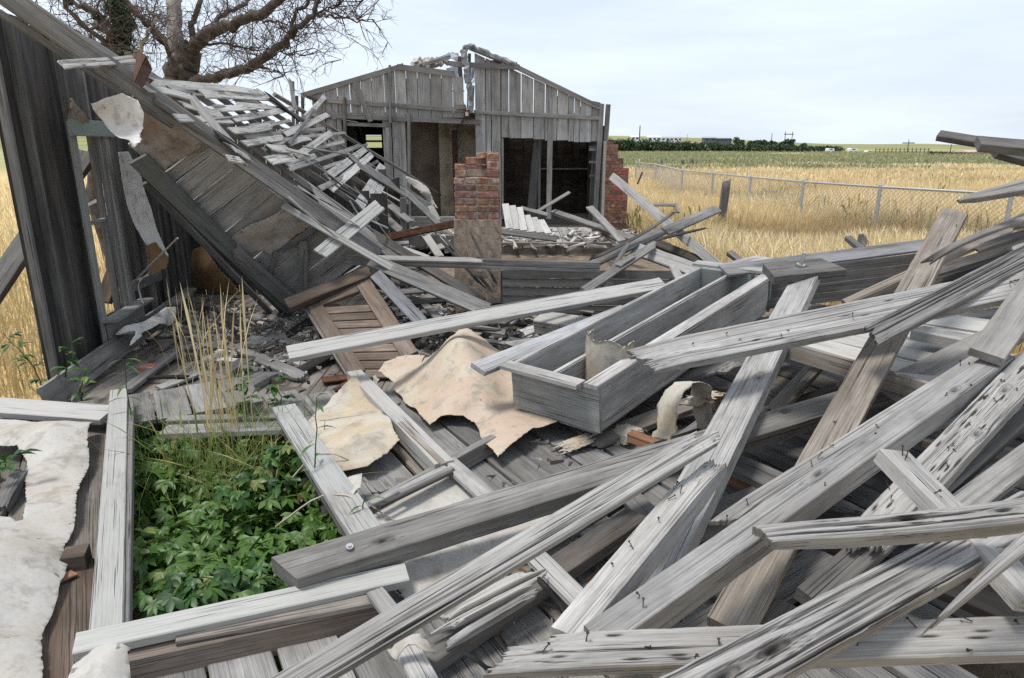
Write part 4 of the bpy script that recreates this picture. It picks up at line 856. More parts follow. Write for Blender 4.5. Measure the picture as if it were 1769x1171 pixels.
B('thick weathered board lying along the teal trim', pp(390, 424, .16), pp(503, 524, .16), .13, .05, PN, 'grey_wood', .75, 'bc', 1, groove=.005)
vsheet('stained_wallpaper', 'rust stained lining paper covering the top of the fallen panel', [pp(238, 168, .03), pp(262, 172, .03), pp(305, 205, .03), pp(360, 246, .03), pp(318, 272, .03), pp(278, 296, .03), pp(258, 280, .03), pp(240, 262, .03), pp(243, 215, .03)], [pp(285, 235, .09), pp(262, 225, .04)], 'stained_paper', 15, PN, ripple=.012)
vsheet('torn_wallpaper', 'grey torn lining paper with small black hole on the fallen panel', [pp(388, 420, .03), pp(432, 385, .03), pp(492, 358, .04), pp(516, 366, .04), pp(545, 391, .03), pp(508, 410, .03), pp(470, 440, .03), pp(450, 432, .03), pp(428, 440, .03)], [pp(470, 392, .08)], 'lining_paper', 16, PN, ripple=.01)
for a, b, w, m, lb in (((478, 432), (467, 478), 9, 'grey_wood', 'short grey batten standing on the lining paper edge'), ((524, 412), (524, 503), 15, 'pale_wood', 'pale upright board end standing behind the brown door'), ((482, 437), (548, 392), 9, 'grey_wood', 'slanting batten nailed across the fallen panel')):
    B(lb, pp(*a, .07), pp(*b, .07), -w, .02, PN, m, .8, 'bc', 0, 'batten', cat='batten')

# ============================================================ the collapsed roof
C00, C01, C10 = P(15, -5, 4.45), P(640, 430, 6.3), P(480, 160, 9.3)
RFN = (C01-C00).cross(C10-C00).normalized(); RFN = -RFN if RFN.z < 0 else RFN
rp = lambda px, py, o=0: plane_hit(px, py, C00+RFN*o, RFN)
roof = thing('collapsed_roof', 'collapsed roof frame of bare rafters and broken shingle lath', 'roof', (C01.x, C01.y, .4))
TOP = [(290, 138), (322, 141), (352, 144), (384, 147), (415, 151), (445, 156), (476, 159)]
END = [(692, 432), (704, 413), (714, 396), (720, 380), (732, 364), (746, 350), (764, 336)]
for k, (s, e) in enumerate(zip(TOP, END)):
    a, b = rp(*s, -.03), rp(*e, -.03); b = a+(b-a)*(.86 if k in (2, 4) else 1)
    B(None, a, b, .04, .05, RFN, 'grey_wood', (.9, 1.05, .85, 1.0)[k % 4], 'cb', 0, 'rafter', roof, warp=.015)
B(None, C00+RFN*.02-(C01-C00)*.05, rp(655, 441, .02), .125, .05, V(.12, -1, .5), 'grey_wood', 1.1, 'cc', 2, 'rake_rafter', roof, groove=.004, warp=.012)
B(None, P(0, 20, 4.42), P(300, 218, 5.36), .035, .03, V(0, -1, .5), 'grey_wood', .8, 'cc', 0, 'rake_strip', roof)
B(None, rp(270, 168, .03), rp(470, 303, .03), .07, .03, RFN, 'grey_wood', .75, 'cb', 1, 'sheathing_board', roof, groove=.002)
for s, e, w in (((130, 60), (262, 140), 14), ((182, 92), (280, 138), 10), ((215, 100), (300, 150), 12)): B(None, rp(*s, -.02), rp(*e, -.02), -w, .03, RFN, 'grey_wood', .6, 'bb', 0, 'sheathing_board', roof, warp=.01)
LATH = [((98, 112), (240, 100), 15), ((256, 138), (381, 152), 14), ((370, 150), (456, 159), 10), ((250, 155), (338, 165), 11), ((347, 164), (470, 167), 11), ((311, 179), (389, 197), 9), ((361, 186), (463, 183), 10), ((299, 203), (405, 206), 11), ((402, 205), (506, 187), 10),
 ((396, 226), (468, 215), 13), ((489, 231), (568, 196), 11), ((418, 248), (494, 236), 11), ((460, 252), (502, 257), 11), ((500, 247), (536, 239), 9), ((462, 279), (515, 270), 14), ((510, 271), (575, 228), 12), ((528, 202), (562, 165), 10),
 ((562, 306), (634, 256), 13), ((572, 325), (642, 266), 13), ((620, 357), (662, 283), 16), ((642, 345), (668, 305), 14), ((500, 285), (545, 268), 10), ((440, 222), (470, 214), 9)]
for k, (s, e, w) in enumerate(LATH): B(None, rp(*s, .03), rp(*e, .035+.03*(k % 3 == 0)), -w, .014, RFN, 'shingle_wood', (1.0, .85, 1.1, .95)[k % 4], 'bb', 1, 'lath', roof, warp=.014, groove=.004, twist=(.25, -.2, .1)[k % 3], jag_k=.3)
for s, e, w, c, m in (((322, 150), (441, 292), 11, .8, 'shingle_wood'), ((358, 220), (494, 304), 7, .45, 'dark_wood'), ((378, 236), (490, 306), 5, .7, 'grey_wood'), ((392, 268), (425, 280), 8, 1, 'shingle_wood'), ((540, 327), (668, 432), 17, .8, 'grey_wood'), ((455, 160), (520, 205), 5, .5, 'dark_wood'), ((500, 250), (545, 185), 5, .6, 'grey_wood'), ((502, 135), (512, 190), 5, .7, 'grey_wood'), ((600, 270), (752, 362), 12, .65, 'grey_wood')):
    B(None, rp(*s, .06), rp(*e, .06), -w, .02, RFN, m, c, 'bb', 1, 'loose_strip', roof, warp=.012, groove=.003)
B(None, rp(460, 300, .03), rp(545, 330, .03), .12, .1, RFN, 'dark_wood', .5, 'bb', 0, 'sheathing_board', roof)
v = [rp(238, 84, .1), rp(252, 96, .25), rp(262, 118, .12), rp(246, 150, .1), rp(232, 140, .2), rp(230, 132, .1)]
c_ = sum(v, V(0, 0, 0))/6+V(.05, -.08, .02); mesh_obj('rusty_flashing', v+[c_]+[p+V(0, .01, -.004) for p in v]+[c_+V(0, .01, 0)], [(i, (i+1) % 6, 6) for i in range(6)]+[((i+1) % 6+7, i+7, 13) for i in range(6)]+[(i, i+7, (i+1) % 6+7, (i+1) % 6) for i in range(6)], 'rust', roof)
B(None, P(229, 134, 5.2), P(262, 146, 5.1), .09, .004, V(0, -1, .8), 'rust', 1, 'bb', 0, 'rusty_flashing', roof)
# planks sliding off the roof into the room
B('long plank with white painted edge sliding down across the fallen panel', P(489, 354, 5.75), P(742, 500, 5.75), -11, .03, V(0, -1, .7), 'white_paint_wood', .95, 'cb', 1, groove=.002, jag_k=.3)
B('broad grey plank end below the white edged plank, pointing at the white plank', P(640, 448, 5.85), P(842, 535, 5.3), -24, .04, V(0, -1, .7), 'grey_wood', .85, 'cc', 1, groove=.003)
B('cracked bleached board laid across the lower rafters', P(549, 441, 5.6), P(660, 350, 6.3), -24, .025, V(.3, -1, .6), 'shingle_wood', .9, 'bb', 1, groove=.005, jag_k=.3)
B('dark plank running down beneath the rafters toward the chimney foot', P(640, 400, 7.2), P(845, 525, 6.0), -15, .05, V(0, -1, .7), 'dark_wood', 1.3, 'cb', 1, groove=.003)
B('grey plank pair end under the rafters left of the upright post', P(610, 395, 7.3), P(725, 470, 6.6), -16, .04, V(0, -1, .7), 'grey_wood', .7, 'cb', 1, groove=.003)
B('smooth blue grey plank slanting down beside the brown door', P(648, 472, 5.7), P(728, 556, 5.2), -22, .03, V(0, -1, .7), 'grey_wood', (.72, .76, .84), 'cc', 1)

for k in range(18):
    rg = random.Random(300+k); u, v = rg.uniform(.0, 1), rg.uniform(0, 1); px, py = 470+300*u+rg.gauss(0, 14), 250+165*u+rg.gauss(0, 26); a = rp(px, py, .06+.05*rg.random()); L = rg.uniform(.4, 1.0); t_ = rg.choice([0, 1, 1])
    d = ((C10-C00).normalized()+V(rg.gauss(0, .2), rg.gauss(0, .2), rg.gauss(0, .15))).normalized() if not t_ else ((C01-C00).normalized()+V(rg.gauss(0, .2), rg.gauss(0, .2), rg.gauss(0, .2))).normalized()
    B(None, a, a+d*L, rg.uniform(.02, .04), .012, RFN+V(rg.gauss(0, .3), rg.gauss(0, .3), 0), rg.choice(['shingle_wood', 'shingle_wood', 'grey_wood', 'pale_wood']), rg.uniform(.7, 1.05), 'bb', 1, 'slipped_lath', roof, warp=.008, groove=.003, jag_k=.5, twist=rg.uniform(-.3, .3))

for k in range(22):                                         # thinner battens between the lath rows
    rg = random.Random(700+k); i = k % 11; sx, sy = 268+27*i, 146+18.5*i; u0, u1 = sorted((rg.uniform(0, .55), rg.uniform(.45, 1.0))); ex, ey = sx+215-6*i, sy+20-9*i
    a, b_ = rp(sx+(ex-sx)*u0, sy+(ey-sy)*u0+rg.uniform(-5, 5), .025), rp(sx+(ex-sx)*u1, sy+(ey-sy)*u1+rg.uniform(-6, 6), .025)
    B(None, a, b_, -rg.uniform(4, 8), .012, RFN, rg.choice(['shingle_wood', 'grey_wood', 'grey_wood']), rg.uniform(.6, .95), 'bb', 1, 'batten', roof, warp=.012, groove=.003, jag_k=.4, twist=rg.uniform(-.25, .25))

# ============================================================ chimney
CY = 6.75; chim = thing('chimney', 'crumbling red brick chimney on a rough concrete base', 'chimney', (P(822, 480, CY).x, CY, .3))
cx0, cx1 = P(784, 340, CY).x, P(863, 340, CY).x; zb = P(800, 379, CY).z; rh = (P(800, 306, CY).z-zb)/6
def rbrick(lo, hi, seed, col, rot=0, parent=chim):
    rg = random.Random(seed); lo, hi = Vector(lo), Vector(hi); h = (hi-lo)/2; c = (lo+hi)/2; bm = bmesh.new(); bmesh.ops.create_cube(bm, size=2)
    for v in bm.verts: v.co = V(v.co.x*h.x, v.co.y*h.y, v.co.z*h.z)
    bmesh.ops.bevel(bm, geom=bm.edges[:], offset=.006, segments=1, affect='EDGES')
    for v in bm.verts: v.co += V(rg.uniform(-1, 1), rg.uniform(-1, 1), rg.uniform(-1, 1))*.0035
    me = bpy.data.meshes.new('brick'); bm.to_mesh(me); bm.free(); o = link('brick', me, 'brick'); place(o, Matrix.Translation(c) @ Matrix.Rotation(rot, 4, 'Y'), parent); o.color = tuple(col)+(1,); return o
rgc = random.Random(6); cw = cx1-cx0; CD = .40
def bcol(): q = rgc.uniform(.65, 1.15); return (q, q*rgc.uniform(.9, 1.15), q*rgc.uniform(.85, 1.15))
for r in range(6):
    z0 = zb+r*rh; n = 4 if r in (0, 5, 2) else 2; e = [i/n for i in range(n+1)]
    if r == 2: e = [0, .24, .5, .78, 1]
    for i in range(n): rbrick((cx0+cw*e[i]+.005, CY-.002*(i % 2), z0+.005), (cx0+cw*e[i+1]-.005, CY+.10, z0+rh-.006), r*9+i, (1.3, 1.75, 1.9) if r == 5 and i != 2 else bcol())
    for j in range(1, 4): rbrick((cx0+.002, CY+.1*j+.006, z0+.005), (cx0+.10, CY+.1*j+.096, z0+rh-.006), r*31+j, (1.3, 1.8, 2.0)); rbrick((cx1-.10, CY+.1*j+.006, z0+.005), (cx1-.002, CY+.1*j+.096, z0+rh-.006), r*37+j, bcol())
box('mortar_core', (cx0+.012, CY+.012, zb), (cx1-.012, CY+CD-.01, zb+6*rh-.006), 'mortar', chim)
def pb(px0, px1, y0, y1, dy, sd, col=None, rot=0): a, b = P(px0, y1, CY+dy), P(px1, y0, CY+dy); rbrick((a.x, CY+dy, a.z), (b.x, CY+dy+.11, b.z), sd, col or bcol(), rot)
pb(786, 804, 294, 306, 0, 1, (1.2, 1.4, 1.4)); pb(785, 803, 283, 294, .01, 2, (1.2, 1.35, 1.3), .06); pb(804, 841, 285, 297, .17, 3); pb(804, 840, 271, 284, .18, 4, (1.1, 1.1, 1.0)); pb(841, 863, 293, 306, 0, 5); pb(842, 861, 279, 292, .02, 6, (1.2, 1.4, 1.4)); pb(842, 862, 264, 278, .03, 7, (1.2, 1.25, 1.2)); pb(823, 850, 263, 273, .08, 8, (1.2, 1.25, 1.2), -.12)
pb(812, 830, 297, 306, .16, 9, (.4, .4, .4)); box('mortar_core', (cx0+.03, CY+.14, zb+6*rh), (cx1-.03, CY+.36, zb+6*rh+.07), 'concrete', chim)
bm = bmesh.new(); bmesh.ops.create_cube(bm, size=2); bmesh.ops.subdivide_edges(bm, edges=bm.edges[:], cuts=14, use_grid_fill=True)
zc0 = .3; rgn = np.random.default_rng(5)
for v in bm.verts:
    v.co = V(v.co.x*(cw/2+.008), v.co.y*(CD/2+.008), v.co.z*(zb-zc0)/2)+V(*(rgn.normal(0, .0035, 3)))
me = bpy.data.meshes.new('concrete_base'); bm.to_mesh(me); bm.free(); o = link('concrete_base', me, 'concrete'); place(o, Matrix.Translation(((cx0+cx1)/2, CY+CD/2, (zb+zc0)/2)), chim)

# ============================================================ wreckage between chimney and field
def M_(label, a, b, w, t=.03, mat='grey_wood', col=.85, ends='cc', n=(0, -.9, .8), res=1, name='board', cat='board', **k):
    k.setdefault('groove', .002 if res else 0); return B(label, P(*a), P(*b), w, t, n, mat, col, ends, res, name, cat=cat, **k)
M_('long horizontal grey beam passing in front of the chimney', (600, 449, 5.95), (1036, 462, 5.95), -17, .09, n=(0, -1, .1), col=.75, name='beam', cat='beam')
M_('bleached thin board resting on top of the long horizontal beam', (652, 444, 5.9), (858, 449, 5.9), -8, .02, 'pale_wood', .9, 'cb', (0, -.6, 1))
sw = thing('siding_stub', 'low grey wall stub of horizontal siding right of the chimney', 'wall', P(1010, 500, 6.2))
for k in range(5): B(None, P(868, 473+k*15, 6.2-.004*k), P(1172, 475+k*15.5, 6.2-.004*k), .078, .015, (0, -1, .12), 'grey_wood', (.52, .6, .55, .62, .5)[k], 'cc', 0, 'siding_board', sw)
for px in (872, 1015, 1165): B(None, P(px, 550, 6.25), P(px, 468, 6.25), .08, .04, (0, -1, 0), 'dark_wood', 1, 'cc', 0, 'stud', sw)
M_('square light timber slanting across in front of the brick pillar', (1064, 301, 9.3), (1262, 466, 6.9), .10, .10, 'pale_wood', .85, 'cc', (.55, -.1, .8), name='timber', cat='timber', nails=3)
M_('flat grey plank rising to a square cut end over the grass', (1150, 398, 7.4), (1241, 359, 8.6), -15, .03, col=.85, nails=2)
M_('cracked paired plank sloping from the siding stub up past the timber', (1002, 462, 6.3), (1163, 389, 7.6), -15, .03, col=.82, ends='bb')
M_('second grooved plank lying below the cracked pair', (1010, 500, 5.6), (1140, 415, 7.0), -13, .03, col=.7, ends='cb')
M_('thin dark curved strip lying over the sloping planks', (1006, 452, 6.2), (1174, 360, 7.6), -5, .015, 'dark_wood', 1.3, 'bb', bend=-.08)
M_('dark splintered sliver sticking out toward the old fence post', (1128, 414, 7.2), (1227, 391, 7.7), -5, .02, 'dark_wood', 1.0, 'bb', taper=(1, .5))
M_('black wet plank under the light timber at the grass edge', (1128, 415, 7.9), (1262, 470, 6.9), -13, .04, 'dark_wood', .8)
M_('wide pale weathered plank with a black knot hole, below the timber', (1096, 428, 7.0), (1240, 478, 6.3), -22, .03, 'pale_wood', .85, 'cc', warp=.01)
M_('short pale splintered board end pointing at the trough corner', (1160, 452, 5.9), (1175, 482, 5.6), -13, .02, 'pale_wood', .9, 'bc')
M_('short grey stick jutting from the heap into the golden grass', (1260, 433, 7.3), (1296, 460, 7.0), -9, .05, col=.7)
M_('little grey stick leaning by the reddish stump', (1465, 407, 5.9), (1492, 430, 5.7), -8, .04, col=.6)
M_('grey plank leaning from the deck toward the brick pillar', (1018, 356, 11.2), (1075, 415, 9.6), -11, .03, col=.85)
M_('long dark trim plank lying from the doorway across the deck edge', (955, 363, 13.0), (1098, 412, 10.2), -8, .06, 'grey_wood', .6)
M_('brown splintered plank on the deck by the brick pillar', (1035, 398, 11.4), (1068, 420, 10.6), -5, .03, 'brown_wood', 1.4, 'bb')
M_('thin stick propped below the sloping planks', (1040, 492, 6.0), (1086, 419, 6.4), -7, .03, col=.6)
M_('small broken block wedged beneath the sloping planks', (1068, 456, 6.0), (1102, 436, 6.3), -9, .05, col=.8, ends='bb')
M_('narrow pale frame scrap hanging over the grass', (1130, 352, 8.8), (1170, 353, 8.8), -5, .02, 'pale_wood', .8); M_('short bent frame scrap at the curved strip tip', (1168, 350, 8.6), (1172, 366, 8.4), -5, .02, 'grey_wood', .7)
M_('two dark twigs of wood leaning by the far fence corner', (1101, 318, 14), (1110, 297, 14), -3, .02, 'dark_wood', 1.2)
for k, (cn, m) in enumerate((([(867, 350), (903, 359), (911, 398), (874, 393)], 3), ([(904, 369), (940, 381), (954, 403), (913, 399)], 3))):
    t = thing('fallen_door_panel', ('bleached board panel tipped up before the right doorway', 'lower bleached board panel sagging beside the tipped one')[k], 'panel', P(*cn[3], 10.2))
    q = [P(*cn[0], 11.0), P(*cn[1], 11.0), P(*cn[2], 10.1), P(*cn[3], 10.1)]
    for i in range(m):
        a = (q[0].lerp(q[1], (i+.5)/m)); b = q[3].lerp(q[2], (i+.5)/m); B(None, a, b, (q[1]-q[0]).length/m-.008, .02, (0, -1, .8), 'white_paint_wood', (1.0, .9, 1.05)[i], 'cc', 0, 'plank', t)
M_('grey beam carrying the bleached board panels', (860, 398, 10.0), (962, 412, 9.9), -9, .1, n=(0, -1, .3), col=.8, name='beam', cat='beam')
M_('grey board lying over the tipped panel corner', (900, 358, 11.2), (946, 370, 11.1), -6, .03, col=.75); M_('thin stick leaning out of the right doorway', (927, 365, 12.5), (984, 331, 13.2), -5, .03, col=.7)
M_('rusty brown metal beam touching the chimney side', (655, 412, 7.8), (782, 386, 7.6), -12, .06, 'rust', 1, 'cc', (0, -1, .3), name='metal_beam', cat='beam')
for a, b, lb in (((741, 391), (846, 508), 'dark iron strap slanting down, farthest from the chimney'), ((750, 392), (859, 511), 'dark iron strap beside its twin, nearer the chimney'), ((808, 391), (866, 506), 'dark iron strap leaning on the concrete chimney base')):
    M_(lb, (*a, 6.5), (*b, 5.9), -5, .012, 'dark_wood', .8, 'bb', name='iron_strap', cat='strap', group='iron straps at the chimney', warp=.008)
M_('upright grey post stub standing left of the chimney', (697, 412, 8.0), (695, 342, 8.0), -9, .08, n=(0, -1, 0), col=.55, name='post_stub', cat='post')
M_('second darker upright stub just behind the post stub', (704, 408, 8.2), (703, 352, 8.2), -5, .08, 'dark_wood', 1.2, 'cc', (0, -1, 0), name='post_stub', cat='post')
vsheet('bent_siding_sheet', 'bent pale grey triangular sheet hanging at the middle doorway', [P(702, 306, 9), P(722, 313, 9), P(741, 326, 9), P(757, 362, 8.8), P(750, 355, 8.9), P(735, 345, 9.0), P(706, 318, 9.0)], [P(733, 333, 8.9)], 'white_plaster', 18, V(0, -1, .6), cat='sheet')
M_('splintered pale strip hanging below the bent grey sheet', (742, 352, 8.8), (760, 386, 8.6), -10, .02, 'shingle_wood', .9, 'bb')
for k, (a, b, w) in enumerate((((668, 350), (718, 388), 10), ((690, 320), (780, 408), 9), ((650, 360), (700, 405), 12), ((733, 402), (762, 445), 13), ((762, 400), (775, 440), 10), ((742, 432), (778, 418), 9), ((628, 412), (700, 432), 8), ((690, 425), (748, 446), 6))):
    M_(('grey slat dropping from the rafters to the post stub', 'long grey slat slanting from the bent sheet to the chimney side', 'short broad slat under the lower rafters', 'white splintered slat lying left of the chimney base', 'second white slat tight against the chimney base', 'small white slat laid crosswise by the chimney base', 'pale narrow slat in the gap behind the long beam', 'thin white slat leaning on the long beam')[k], (*a, 8.2 if k < 3 else 7.6), (*b, 7.8 if k < 3 else 7.2), -w, .02, 'grey_wood' if k < 3 else 'white_paint_wood', .9, 'bb')
M_('white board lying behind the chimney on the platform', (600, 424, 9.2), (706, 418, 9.4), -5, .05, 'white_paint_wood', 1)

# ---- brown cupboard door leaning in the room
TL, TR, BL, BR = P(523, 519, 5.65), P(637, 478, 5.85), P(607, 652, 4.85), P(723, 610, 5.0)
door = thing('cupboard_door', 'brown framed cupboard door with diagonal boarding leaning in the rubble', 'door', BL)
DN = (TR-TL).cross(BL-TL).normalized(); DN = -DN if DN.y > 0 else DN
def dpt(u, v, o=0): return TL.lerp(TR, u).lerp(BL.lerp(BR, u), v)+DN*o
B(None, dpt(.10, 0, .02), dpt(.10, 1, .02), .12, .035, DN, 'brown_wood', 1.15, 'cc', 1, 'stile', door, groove=.001); B(None, dpt(.88, -.04, .02), dpt(.88, 1, .02), .13, .035, DN, 'brown_wood', (1.6, 1.65, 1.7), 'cc', 1, 'stile', door, groove=.001)
B(None, dpt(.2, .09, .021), dpt(.76, .09, .021), .13, .035, DN, 'brown_wood', 1.35, 'cc', 1, 'rail', door, groove=.001)
for k in range(9):
    v0 = .20+k*.1; B(None, dpt(.17, v0+.0), dpt(.80, v0+.17), .078, .015, DN, 'brown_wood', (1.45, 1.25, 1.6)[k % 3], 'cc', 0, 'panel_board', door)
B(None, dpt(-.02, .05, 0), dpt(-.02, 1.0, 0), .03, .04, DN, 'grey_wood', .7, 'cc', 0, 'edge_strip', door)
M_('thick brown ledge board capping the leaning cupboard door', (495, 524, 5.45), (640, 466, 5.85), .12, .05, 'brown_wood', 1.2, 'cc', (0, -.75, 1))
M_('black tarred strip on top of the ledge board', (498, 516, 5.55), (632, 461, 5.95), .05, .02, 'dark_wood', .4, 'bb', (0, -.3, 1))
# ---- white planks crossing the middle
M_('long narrow white plank crossing from the room floor to the trough', (497, 609, 3.95), (1146, 486, 5.0), -21, .035, 'white_paint_wood', .95, 'cc', (0, -.5, 1), res=2, warp=.008)
M_('short grey lath nailed under the long white plank', (823, 538, 4.6), (1052, 499, 4.95), -10, .025, 'grey_wood', .85, 'cc', (0, -1, .4))
M_('smooth silvery plank poking out beside the pink linoleum', (826, 634, 3.55), (1082, 532, 4.7), -21, .03, 'pale_wood', (.95, .98, 1.03), 'cc', (0, -.5, 1))
M_('small white beam end tucked between trough and white plank', (930, 545, 4.9), (1010, 556, 4.7), -20, .1, 'white_paint_wood', 1, 'cc', (0, -.3, 1))
# ---- boards on the room floor
fl_ = [((333, 571), (536, 653), 15, .05, .85, 'grey_wood', 'cb', 'grey two by four with nibbled end lying across the room floor'), ((398, 677), (476, 634), 18, .05, .7, 'grey_wood', 'bb', 'short charred topped block on the floor boards'),
 ((296, 690), (434, 614), 14, .04, .6, 'grey_wood', 'cc', 'long dark floor joist lying toward the dry grass tuft'), ((452, 606), (540, 549), 13, .05, .65, 'dark_wood', 'cc', 'dark plank crossing the rubble near the door stile'),
 ((318, 545), (362, 572), 10, .03, .6, 'grey_wood', 'cb', 'short grey scrap by the bottom plate corner'), ((350, 530), (425, 562), 9, .03, .5, 'dark_wood', 'cc', 'dark narrow scrap under the teal trim foot'),
 ((432, 545), (540, 550), 8, .03, .8, 'grey_wood', 'cc', 'pale pole lying level at the back of the rubble'), ((462, 548), (512, 560), 8, .03, 1.0, 'pale_wood', 'bb', 'bleached stick lying on plaster crumbs'), ((515, 640), (580, 605), 13, .04, .55, 'dark_wood', 'cc', 'dark beam end under the long white plank'),
 ((455, 600), (473, 565), 12, .02, .9, 'grey_wood', 'bb', 'small square board scrap among the plaster crumbs'), ((215, 672), (306, 602), 12, .03, .7, 'grey_wood', 'cc', 'grey batten along the foot of the window wall'), ((240, 650), (330, 648), 4, .02, .5, 'dark_wood', 'bb', 'thin dark stick lying behind the loose red brick'),
 ((345, 560), (375, 600), 7, .03, .5, 'dark_wood', 'cb', 'stubby dark scrap beside the dry grass')]
for a, b, w, t, c, m, e, lb in fl_: B(lb, Zp(*a, .46), Zp(*b, .47), -w, t, (0, -.3, 1), m, c, e, 1, groove=.003)
o = rbrick(Zp(238, 648, .41), Zp(263, 648, .41)+V(0, .1, .062), 77, (1.5, 1.2, 1.1), parent=None)
o.name = 'loose_brick'; tag(o, 'single red brick lying loose on the room floor', 'brick')
pv = path([Zp(556, 700, .46), Zp(570, 683, .47), Zp(600, 664, .48), Zp(618, 655, .5)], 4, .003, 2); v, f = tube(pv, [.035]+[.024]*(len(pv)-1), 10); tag(mesh_obj('rusty_pipe', v, f, 'rust', smooth=True), 'rusty pipe with flared end beside the cream sheet', 'pipe')
B('small rust red metal strip on the floor boards', Zp(556, 655, .44), Zp(600, 650, .44), -9, .012, UP, 'rust', 1.2, 'cc', 0, 'metal_strip', cat='metal')
# ---- crumbs and splinters: nobody could count these
def rubble(name, label, n, region, seed, zf, size=(.015, .06), cols=((.5, .47, .42), (.35, .33, .31), (.22, .2, .18), (.12, .1, .085)), long_=.5, parent=None, flat=1.0):
    rg = random.Random(seed); vs, fs, cc = [], [], []
    for k in range(n):
        px, py = region(rg); p = zf(px, py); s = rg.uniform(*size); lx = s*(rg.uniform(2, 7) if rg.random() < long_ else 1.2); ly = s*rg.uniform(.4, 1); lz = s*rg.uniform(.12, .5)*flat; ly *= .35 if flat < 1 else 1
        Rm = Matrix.Rotation(rg.uniform(0, 6.28), 3, 'Z') @ Matrix.Rotation(rg.gauss(0, .25), 3, 'X') @ Matrix.Rotation(rg.gauss(0, .2), 3, 'Y'); o = len(vs)
        for i in (-1, 1):
            for j in (-1, 1):
                for m in (-1, 1): vs.append(tuple(p+V(0, 0, rg.uniform(0, .05))+Rm @ V(lx*i*rg.uniform(.7, 1), ly*j*rg.uniform(.6, 1), lz*m)))
        fs += [tuple(o+q for q in f) for f in ((0, 1, 3, 2), (4, 6, 7, 5), (0, 4, 5, 1), (2, 3, 7, 6), (0, 2, 6, 4), (1, 5, 7, 3))]; c = rg.choice(cols); q = rg.uniform(.8, 1.2); cc += [(c[0]*q, c[1]*q, c[2]*q, 1)]*8
    me = bpy.data.meshes.new(name); me.from_pydata(vs, [], fs); me.update(); at_ = me.color_attributes.new('Col', 'FLOAT_COLOR', 'POINT'); at_.data.foreach_set('color', np.array(cc, np.float32).ravel())
    return tag(link(name, me, 'chip_mix'), label, 'rubble', kind='stuff')
tri = lambda a, b, c: (lambda rg: (lambda u, v: (a[0]+(b[0]-a[0])*u+(c[0]-a[0])*v, a[1]+(b[1]-a[1])*u+(c[1]-a[1])*v))(*(lambda u, v: (u, v) if u+v < 1 else (1-u, 1-v))(rg.random(), rg.random())))
rubble('plaster_rubble', 'plaster crumbs and splinters strewn over the room floor', 1500, lambda rg: (rg.gauss(450, 75), rg.gauss(585, 26)), 1, lambda x, y: Zp(x, max(y, 520), .415), (.006, .028), long_=.4, cols=((.5, .47, .42), (.3, .28, .26), (.16, .14, .12), (.09, .075, .06), (.12, .1, .085)))
rubble('splinter_rubble', 'tangle of splinters and lath between door and chimney', 800, lambda rg: (rg.uniform(640, 1010), rg.uniform(490, 620)), 2, lambda x, y: Zp(x, y, .46), (.012, .035), long_=.85, cols=((.34, .33, .31), (.2, .19, .18), (.1, .09, .08), (.07, .055, .045)))
rubble('deck_rubble', 'splinters and plaster littered on the deck behind the chimney', 450, lambda rg: (rg.uniform(600, 1095), rg.uniform(398, 428)), 3, lambda x, y: Zp(x, y, .44), (.02, .06), long_=.6)
SEEN = set()
for k in range(34):
    rg = random.Random(k+60); px, py = rg.uniform(655, 1000), rg.uniform(500, 600); ang = rg.uniform(-.9, .5); L = rg.uniform(.25, .8); a = Zp(px, py, .52+rg.uniform(0, .12)); b = a+V(math.cos(ang)*L, math.sin(ang)*L, rg.uniform(-.05, .12))
    near = min((((px-x_)**2+(py-y_)**2), t_) for x_, y_, t_ in ((660, 520, 'beside the blue grey plank'), (740, 510, 'in the dark gap by the broad grey plank end'), (845, 520, 'below the iron straps'), (900, 580, 'among the white laths'), (730, 585, 'behind the brown door stile'), (820, 560, 'behind the linoleum peak'), (985, 545, 'near the small white beam end'), (950, 510, 'under the siding stub')))[1]
    ty = rg.choice(['grey_wood', 'grey_wood', 'dark_wood', 'pale_wood']); lbl = {'g': 'grey', 'd': 'dark', 'p': 'pale'}[ty[0]]+(' long' if L > .5 else ' short')+' lath scrap lying '+near
    if lbl in SEEN: continue
    SEEN.add(lbl); B(lbl, a, b, rg.uniform(.03, .1), .02, (rg.uniform(-.2, .2), -.4, 1), ty, rg.uniform(.55, .95), 'bb', 0, 'lath_scrap', cat='lath', group='lath scraps between door and trough', warp=.01)
for k, (a, b, w, c, m) in enumerate((((895, 575), (965, 555), 12, 1, 'white_paint_wood'), ((870, 595), (975, 580), 10, .9, 'white_paint_wood'), ((855, 560), (905, 535), 12, .7, 'grey_wood'), ((730, 520), (770, 560), 12, .8, 'grey_wood'), ((690, 525), (780, 517), 5, .6, 'dark_wood'), ((670, 505), (760, 498), 8, .6, 'grey_wood'))):
    B(('upper white lath beneath the long white plank', 'lower white lath beneath the long white plank', 'grey lath crossing under the long white plank', 'short grey slat dropping behind the pink linoleum peak', 'thin black rail lying in the dark gap right of the brown door', 'narrow grey rail above the thin black rail')[k], Zp(*a, .72), Zp(*b, .74), -w, .02, (0, -.4, 1), m, c, 'bb', 1, 'lath', cat='lath')

